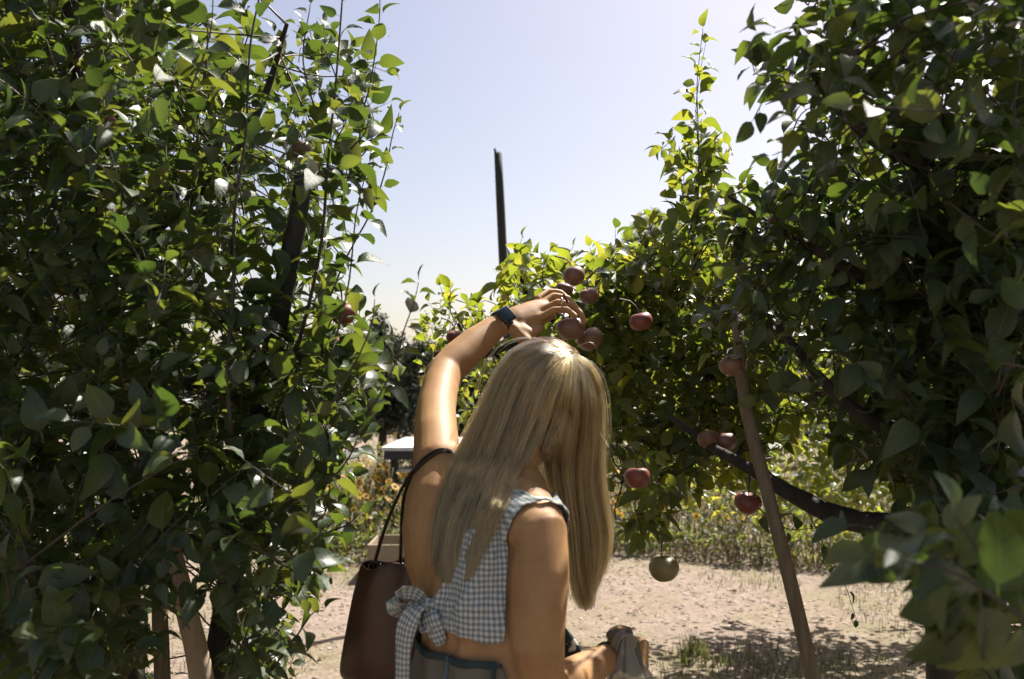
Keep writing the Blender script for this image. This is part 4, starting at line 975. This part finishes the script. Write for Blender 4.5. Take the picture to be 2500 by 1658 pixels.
# printed dark cloth hanging at her front beyond the right arm
ribbon('front_scarf', [P(1372, 1535, 1.66), P(1384, 1570, 1.66), P(1392, 1610, 1.67), P(1398, 1660, 1.68), P(1395, 1720, 1.68)], [.015, .04, .05, .055, .05], M['print'], person, (1, -.4, 0), fold=.5)
# wristwatch
wc = P(1226, 788, 2.09); wd = (P(1240, 780, 2.10) - P(1196, 809, 2.07)).normalized()
WT = empty('wristwatch', wc); WT.parent = person; WT.matrix_parent_inverse = Matrix.Translation(person.location).inverted()
WT['label'] = 'black square smart watch on the raised wrist'
ref = (P(1210, 770, 2.0) - wc); ref = (ref - wd * ref.dot(wd)).normalized(); oth = wd.cross(ref)
V = []; Fc = []; nn = 32
for j, (w_, rr) in enumerate([(-.011, .0300), (-.010, .0322), (.010, .0322), (.011, .0300)]):
    for k in range(nn):
        a = 2 * math.pi * k / nn; V.append(wc + wd * w_ + ref * math.cos(a) * rr + oth * math.sin(a) * rr)
for j in range(3):
    for k in range(nn): a = j * nn + k; b = j * nn + (k + 1) % nn; Fc.append((a, b, b + nn, a + nn))
link('watch_strap', mesh_from('watch_strap', V, Fc), M['watch'], None)
st = bpy.data.objects['watch_strap']; st.parent = WT; st.matrix_parent_inverse = Matrix.Translation(wc).inverted()
def rbox(name, c, ax, ay, az, sx, sy, sz, mat, bev):
    bm = bmesh.new(); bmesh.ops.create_cube(bm, size=1)
    for v in bm.verts: v.co = Vector((v.co.x * sx, v.co.y * sy, v.co.z * sz))
    bmesh.ops.bevel(bm, geom=list(bm.edges), offset=bev, segments=3, affect='EDGES', profile=.5)
    Mx = Matrix((ax, ay, az)).transposed()
    for v in bm.verts: v.co = c + Mx @ v.co
    m2 = bpy.data.meshes.new(name); bm.to_mesh(m2); bm.free(); m2.polygons.foreach_set('use_smooth', [True] * len(m2.polygons))
    o = link(name, m2, mat, None); o.parent = WT; o.matrix_parent_inverse = Matrix.Translation(wc).inverted(); return o
rbox('watch_case', wc + ref * .036, wd, oth, ref, .036, .040, .012, M['watch'], .005)
rbox('watch_screen', wc + ref * .0425, wd, oth, ref, .029, .033, .002, M['glass'], .0009)
g = Geo(); rc = P(1372, 738, 2.129); rd = (P(1392, 743, 2.127) - P(1356, 741, 2.13)).normalized(); u = rd.orthogonal().normalized(); v = rd.cross(u)
g.tube([rc + (u * math.cos(a) + v * math.sin(a)) * .0108 for a in np.linspace(0, 6.28, 17)], .0018, 6, cap=False); g.build('ring', M['silver'], person)
# shoes
for s in (-1, 1):
    hip = PEL + RT * s * .088; kn = Vector((hip.x + .02 * s, hip.y + .03, .48)) + FR * .02; an = Vector((kn.x + .02 * s, kn.y, .085)) - FR * .03
    g = Geo(); g.tube([an - FR * .045 + Vector((0, 0, -.040)), an + FR * .02 + Vector((0, 0, -.036)), an + FR * .10 + Vector((0, 0, -.050)), an + FR * .17 + Vector((0, 0, -.058))], [.040, .045, .042, .028], 14, flat=.95); g.build('shoe', M['shoe'], person)
    g = Geo(); g.box(an + FR * .065 + Vector((0, 0, -.078)), (.085, .26, .012), Matrix.Rotation(-YAW, 3, 'Z')); g.build('shoe_sole', M['shoe'], person, False)
# hair tie at the right wrist
g = Geo(); rc = P(1484, 1607, 1.672); rd = (P(1492, 1603, 1.68) - P(1462, 1617, 1.65)).normalized(); u = rd.orthogonal().normalized(); v = rd.cross(u)
g.tube([rc + (u * math.cos(a) + v * math.sin(a)) * .0285 for a in np.linspace(0, 6.28, 25)], .0028, 6, cap=False); g.build('hair_tie', M['watch'], person)


# hair
def hair_mat(name, dark, light, hairb=False):
    m = bpy.data.materials.new(name); m.use_nodes = True; t = m.node_tree
    if hairb:
        t.nodes.remove(t.nodes['Principled BSDF'])
        h = t.nodes.new('ShaderNodeBsdfHairPrincipled'); hi = t.nodes.new('ShaderNodeHairInfo'); h.parametrization = 'COLOR'
        at = t.nodes.new('ShaderNodeAttribute'); at.attribute_name = 'tone'
        c = ramp(t, [(0, dark), (1, light)], at.outputs['Fac'])
        t.links.new(c, h.inputs['Color']); h.inputs['Roughness'].default_value = .32; h.inputs['Radial Roughness'].default_value = .45
        h.inputs['Random Roughness'].default_value = .2
        t.links.new(h.outputs[0], t.nodes['Material Output'].inputs[0])
    else:
        b = t.nodes['Principled BSDF']; n = noise(t, 55, 4, .6, stretch=(1, 1, .12))
        t.links.new(ramp(t, [(.35, dark), (.7, light)], n), b.inputs['Base Color']); b.inputs['Roughness'].default_value = .5
        bump(t, b, n, .8, .006)
    return m
M['hairshell'] = hair_mat('hair mass', (.035, .024, .013), (.085, .06, .034))
M['hair'] = hair_mat('blonde hair strands', (.038, .025, .009), (.32, .215, .088), True)
def hdep(px, py):
    a = (px - 1335) / 133; b = (py - 968) / 148; r2 = min(1, a * a + b * b)
    return 1.748 - .105 * math.sqrt(1 - r2)
def H(px, py, d=None): return (px, py, hdep(px, py) if d is None else d)
GL = [
 [H(1392, 862), H(1330, 838), H(1270, 856), H(1225, 905, 1.70), H(1178, 1000, 1.68), H(1120, 1105, 1.66), H(1072, 1220, 1.635), H(1058, 1330, 1.60), H(1078, 1415, 1.59)],
 [H(1392, 863), H(1335, 850), H(1278, 885), H(1240, 950, 1.66), H(1200, 1045, 1.64), H(1150, 1150, 1.625), H(1105, 1265, 1.605), H(1092, 1365, 1.58), H(1108, 1432, 1.57)],
 [H(1393, 864), H(1345, 866), H(1300, 910), H(1266, 985, 1.645), H(1230, 1080, 1.622), H(1190, 1180, 1.60), H(1150, 1285, 1.58), H(1128, 1365, 1.56), H(1132, 1420, 1.55)],
 [H(1394, 865), H(1360, 885), H(1326, 940), H(1296, 1020, 1.645), H(1262, 1105, 1.622), H(1225, 1185, 1.60), H(1190, 1265, 1.58), H(1165, 1335, 1.56), H(1155, 1390, 1.55)],
 [H(1395, 866), H(1372, 905), H(1350, 965), H(1325, 1035, 1.665), H(1290, 1100, 1.65), H(1262, 1150, 1.63), H(1238, 1205, 1.59), H(1215, 1260, 1.57), H(1195, 1320, 1.56)],
]
GR = [
 [H(1396, 866), H(1385, 915), H(1372, 975), H(1350, 1045, 1.70), H(1330, 1110, 1.73), H(1345, 1180, 1.75), H(1372, 1260, 1.76), H(1390, 1350, 1.76), H(1405, 1430, 1.76), H(1428, 1486, 1.76)],
 [H(1398, 865), H(1405, 915), H(1405, 985), H(1395, 1060, 1.70), H(1382, 1140, 1.73), H(1388, 1220, 1.74), H(1402, 1300, 1.75), H(1410, 1380, 1.75), H(1420, 1440, 1.75), H(1430, 1490, 1.75)],
 [H(1400, 864), H(1428, 915), H(1436, 985), H(1434, 1060, 1.72), H(1428, 1140, 1.74), H(1432, 1220, 1.75), H(1442, 1300, 1.75), H(1440, 1380, 1.75), H(1432, 1440, 1.76), H(1432, 1488, 1.76)],
 [H(1402, 862), H(1446, 905), H(1462, 975, 1.76), H(1464, 1060, 1.77), H(1462, 1140, 1.78), H(1470, 1220, 1.78), H(1482, 1300, 1.78), H(1476, 1370, 1.78), H(1452, 1430, 1.78), H(1436, 1470, 1.78)],
]
def fix(p, extra=.004):
    v = p - CAM; L = v.length; v = v / L; h = BVH.ray_cast(CAM, v)
    if h[0] is not None and L > h[3] - extra and L < h[3] + .12: return CAM + v * (h[3] - extra)
    return p
def resample(Gs, n): return [catmull(g_, n) for g_ in Gs]
def surf(Gr, u, i):
    k = min(len(Gr) - 2, int(u * (len(Gr) - 1))); f = u * (len(Gr) - 1) - k
    return Gr[k][i] * (1 - f) + Gr[k + 1][i] * f
shell = Geo()
for Gs in (GL, GR):
    n = 26; Gr = resample(Gs, n); K = 19; V = []; Fc = []
    for i in range(n):
        for k in range(K):
            s_ = surf(Gr, k / (K - 1), i); V.append(fix(P(s_[0], s_[1], s_[2] + .006 + .010 * abs(math.sin(k * 1.3 + i * .1))), .001))
    nV = len(V)
    for i in range(n):   # the inner side, away from the camera, gives the mass its thickness
        for k in range(K):
            p = V[i * K + k]; e = min(1, k, K - 1 - k); V.append(p + (p - CAM).normalized() * (.004 + .022 * e))
    for i in range(n - 1):
        for k in range(K - 1):
            a = i * K + k; Fc.append((a, a + 1, a + K + 1, a + K)); Fc.append((nV + a, nV + a + K, nV + a + K + 1, nV + a + 1))
    for i in range(n - 1):
        for k in (0, K - 1): a = i * K + k; Fc.append((a, a + K, nV + a + K, nV + a))
    for k in range(K - 1):
        for i in (0, n - 1): a = i * K + k; Fc.append((a, a + 1, nV + a + 1, nV + a))
    shell.add(V, Fc)
# the cap over the skull, open at the face
cap = []
Vc = []; Fc = []; ns, nr = 32, 16
for i in range(nr + 1):
    t = math.pi * .86 * i / nr
    for k in range(ns):
        a = 2 * math.pi * k / ns; v = Vector((.079 * math.sin(t) * math.cos(a), .100 * math.sin(t) * math.sin(a), .118 * math.cos(t))); Vc.append((v, HC + HM @ v - HF * .006))
for i in range(nr):
    for k in range(ns):
        ids = (i * ns + k, (i + 1) * ns + k, (i + 1) * ns + (k + 1) % ns, i * ns + (k + 1) % ns)
        if all(not (Vc[j][0].y > .05 and Vc[j][0].z < .075) for j in ids): Fc.append(ids)
shell.add([v for _, v in Vc], Fc)
HAIR = shell.build('hair', M['hairshell'], person); HAIR['label'] = 'long straight blonde hair falling down the back'
HAIR.modifiers.new('t', 'SOLIDIFY').thickness = .002

strands = []
NP = 22
nr2 = np.random.default_rng(3)
for Gs, cnt in ((GL, 5600), (GR, 3600)):
    Gr = resample(Gs, NP)
    for s_ in range(cnt):
        u = nr2.random(); lay = nr2.random() ** 1.5; clump = math.sin(u * 61) * .45 + math.sin(u * 171 + 1) * .55
        ph = nr2.random() * 6.28; amp = nr2.random() * 6; end = 1 - .36 * nr2.random() ** 1.6
        dx = nr2.normal(0, 6.0); pts = []
        for i in range(NP):
            tt = i / (NP - 1) * end; fi = tt * (NP - 1); i0 = min(NP - 2, int(fi)); f = fi - i0
            uu = np.clip(u + .025 * clump * tt + .02 * math.sin(tt * 5 + ph) * tt, 0, 1)
            c = surf(Gr, uu, i0) * (1 - f) + surf(Gr, uu, i0 + 1) * f
            sp = min(1, tt * 4)
            px = c[0] + (dx + amp * math.sin(tt * 9 + ph) + clump * 10 * tt + 5 * math.sin(tt * 10 + u * 9) * tt) * sp + nr2.normal(0, 5) * max(0, .12 - tt) * 4
            py = c[1] + (nr2.normal(0, 3) if i == 0 else 0) - 3 * math.sin(ph) * sp * (1 - tt)
            d = c[2] + lay * .022 * sp - .008 * (1 + clump) * sp
            pts.append(fix(P(px, py, d), .003 + .012 * (1 - lay) * sp))
        tn = .42 + .24 * math.sin(u * 29 + 1.1 * len(Gs)) + .22 * math.sin(u * 83 + 2) * math.sin(u * 11) + .14 * math.sin(u * 211) + nr2.normal(0, .16) - .22 * lay
        strands.append((pts, .00055 + .00025 * nr2.random(), tn))
for s_ in range(260):   # flyaways
    Gs = GL if nr2.random() < .5 else GR; Gr = resample(Gs, NP); u = nr2.choice([0, 1, nr2.random()]); ox = nr2.normal(0, 17); oy = nr2.normal(0, 6); end = nr2.uniform(.3, 1); pts = []
    for i in range(NP):
        tt = i / (NP - 1) * end; fi = tt * (NP - 1); i0 = min(NP - 2, int(fi)); f = fi - i0; c = surf(Gr, u, i0) * (1 - f) + surf(Gr, u, i0 + 1) * f
        k = math.sin(min(1, tt * 2.2) * 2.2); pts.append(P(c[0] + ox * k, c[1] + oy * k - abs(ox) * .45 * k * (1 - tt), c[2] - .012))
    strands.append((pts, .00045))
for (a, b_, c_) in [((1400, 850), (1450, 840), (1475, 935)), ((1440, 900), (1480, 950), (1490, 990)), ((1460, 1050), (1500, 1110), (1530, 1160)), ((1200, 985), (1245, 1010), (1260, 1015)), ((1395, 1000), (1440, 1000), (1450, 1002))]:
    C = catmull([P(*a, hdep(*a) - .015), P(*b_, 1.70), P(*c_, 1.69)], NP); strands.append(([Vector(c) for c in C], .00022))
hc = bpy.data.hair_curves.new('hair_strands'); hc.add_curves([NP] * len(strands))
pos = np.array([[tuple(p) for p in s_[0]] for s_ in strands], dtype=np.float32).reshape(-1)
hc.attributes['position'].data.foreach_set('vector', pos) if 'position' in hc.attributes else hc.position_data.foreach_set('vector', pos)
ra = hc.attributes.get('radius') or hc.attributes.new('radius', 'FLOAT', 'POINT')
rr = np.array([[s_[1] * (1 - .75 * (i / (NP - 1)) ** 3) for i in range(NP)] for s_ in strands], dtype=np.float32).reshape(-1)
ra.data.foreach_set('value', rr)
tnn = hc.attributes.new('tone', 'FLOAT', 'CURVE'); tnn.data.foreach_set('value', np.array([min(1, max(0, s_[2] if len(s_) > 2 else .7)) for s_ in strands], dtype=np.float32))
hc.materials.append(M['hair'])
ho = bpy.data.objects.new('hair_strands', hc); COL.objects.link(ho); ho.parent = HAIR; ho.matrix_parent_inverse = Matrix(); ho['kind'] = 'stuff'
S.cycles_curves.shape = 'RIBBONS' if hasattr(S, 'cycles_curves') else None


# ------------------------------------------------------------------ leather tote on her left shoulder
def tote():
    c = P(935, 1680, 1.8); root = empty('tote_bag', (c.x, c.y, c.z)); tag(root, 'brown leather tote bag hanging from the left shoulder by two thin straps', 'bag')
    ax = Vector((.93, -.37, 0)).normalized(); ay = Vector((.37, .93, 0)).normalized()
    def sec(pxl, pxr, py, d, dep, wave=0):
        L = P(pxl, py, d); Rr = P(pxr, py, d - .06); mid = (L + Rr) / 2; hw = (Rr - L).length / 2; return mid, hw, dep
    secs = [(893, 1062, 1372, 1.76, .045), (888, 1064, 1390, 1.76, .050), (876, 1070, 1440, 1.765, .058), (864, 1078, 1500, 1.77, .064), (850, 1086, 1570, 1.775, .068), (838, 1092, 1630, 1.78, .068), (836, 1094, 1652, 1.78, .062), (842, 1090, 1668, 1.78, .045), (856, 1080, 1675, 1.78, .02)]
    n = 44; V = []; Fc = []
    for j, (a, b, y, d, dep) in enumerate(secs):
        mid, hw, dep = sec(a, b, y, d, dep)
        for k in range(n):
            t = 2 * math.pi * k / n; ct, st = math.cos(t), math.sin(t); ct = math.copysign(abs(ct) ** .7, ct); st = math.copysign(abs(st) ** .7, st)
            fold = .006 * math.sin(ct * 7 + .5) * (1 - j / 9) * (1 if st < 0 else .5)
            V.append(mid + ax * ct * hw + ay * (st * dep + fold) + ZZ * (.010 * math.sin(ct * 4 + 1) if j < 2 else 0))
    m = len(secs)
    for i in range(m - 1):
        for k in range(n): a = i * n + k; b = i * n + (k + 1) % n; Fc.append((a, a + n, b + n, b))
    Fc.append(tuple((m - 1) * n + k for k in range(n)))
    me = mesh_from('bag_body', V, Fc); o = link('bag_body', me, M['leather'], root); so_ = o.modifiers.new('t', 'SOLIDIFY'); so_.thickness = .004; sb = o.modifiers.new('s', 'SUBSURF'); sb.levels = sb.render_levels = 1
    g = Geo(); g.tube([P(928, 1378, 1.72), P(920, 1480, 1.715), P(914, 1560, 1.712), P(910, 1660, 1.712)], .0025, 6); g.build('seam', M['leather_dark'], root)
    g = Geo(); g.tube([P(856, 1560, 1.745), P(844, 1640, 1.745), P(850, 1668, 1.745)], .004, 6); g.build('seam', M['leather_dark'], root)
    sh = on_body(1048, 1092, .004); sh2 = on_body(1012, 1150, .004)
    for k, pts in enumerate([[P(912, 1384, 1.72), P(930, 1320, 1.71), P(955, 1250, 1.70), P(988, 1180, 1.69), P(1012, 1145, 1.68), P(1040, 1115, 1.685), P(1072, 1098, 1.70), P(1102, 1102, 1.74), P(1110, 1120, 1.80)],
                             [P(977, 1388, 1.71), P(980, 1310, 1.71), P(984, 1230, 1.70), P(998, 1175, 1.69), P(1022, 1142, 1.685), P(1048, 1118, 1.69), P(1078, 1102, 1.705), P(1106, 1106, 1.745), P(1115, 1122, 1.80)]]):
        C = [fix(Vector(c), .005) for c in catmull(pts, 30)]
        g = Geo(); g.tube(C, .0046, 8, flat=.5); g.build('strap', M['leather_dark'], root)
    for px, py in ((912, 1384), (977, 1388)):
        c = P(px, py - 2, 1.715); g = Geo(); g.tube([c + (Vector((1, 0, 0)) * math.cos(a) + ZZ * math.sin(a)) * .009 for a in np.linspace(0, 6.28, 17)], .0018, 6, cap=False); g.build('strap_ring', M['leather_dark'], root)
    g = Geo(); g.tube([P(976, 1392, 1.70), P(972, 1405, 1.698), P(969, 1420, 1.698)], .0025, 6); g.build('zip_pull', M['brass'], root)
tote()

# ------------------------------------------------------------------ plastic picking bag in her right hand
def picking_bag():
    c = P(1540, 1720, 1.68); root = empty('plastic_bag', (c.x, c.y, c.z)); tag(root, 'crumpled translucent plastic bag held in the lowered right hand', 'bag')
    n = 40; V = []; Fc = []
    secs = [(1528, 1546, .010, .010), (1530, 1566, .013, .012), (1530, 1590, .018, .014), (1532, 1615, .024, .018), (1536, 1640, .034, .024), (1540, 1680, .048, .036), (1543, 1740, .066, .05), (1545, 1820, .080, .06), (1545, 1900, .080, .06), (1545, 1950, .06, .05), (1545, 1968, .02, .02)]
    for j, (px, py, a, b) in enumerate(secs):
        mid = P(px, py, 1.655 if j < 5 else 1.665)
        for k in range(n):
            t = 2 * math.pi * k / n; w_ = 1 + .16 * math.sin(t * 7 + j * .3) * (1 if j < 8 else .4) + .07 * math.sin(t * 13)
            V.append(mid + Vector((math.cos(t) * a * w_, math.sin(t) * b * w_, 0)))
    for i in range(len(secs) - 1):
        for k in range(n): a = i * n + k; b = i * n + (k + 1) % n; Fc.append((a, a + n, b + n, b))
    Fc.append(tuple((len(secs) - 1) * n + k for k in range(n)))
    link('bag_film', mesh_from('bag_film', V, Fc), M['plastic'], root)
    g = Geo(); pts = [P(1496, 1586, 1.655), P(1508, 1556, 1.65), P(1528, 1546, 1.65), P(1545, 1560, 1.652), P(1540, 1590, 1.655)]
    ribbon('bag_handle', pts, [.02, .022, .024, .02, .015], M['plastic'], root, (.3, -1, 0), fold=.5)
picking_bag()
print('objects', len(bpy.data.objects))
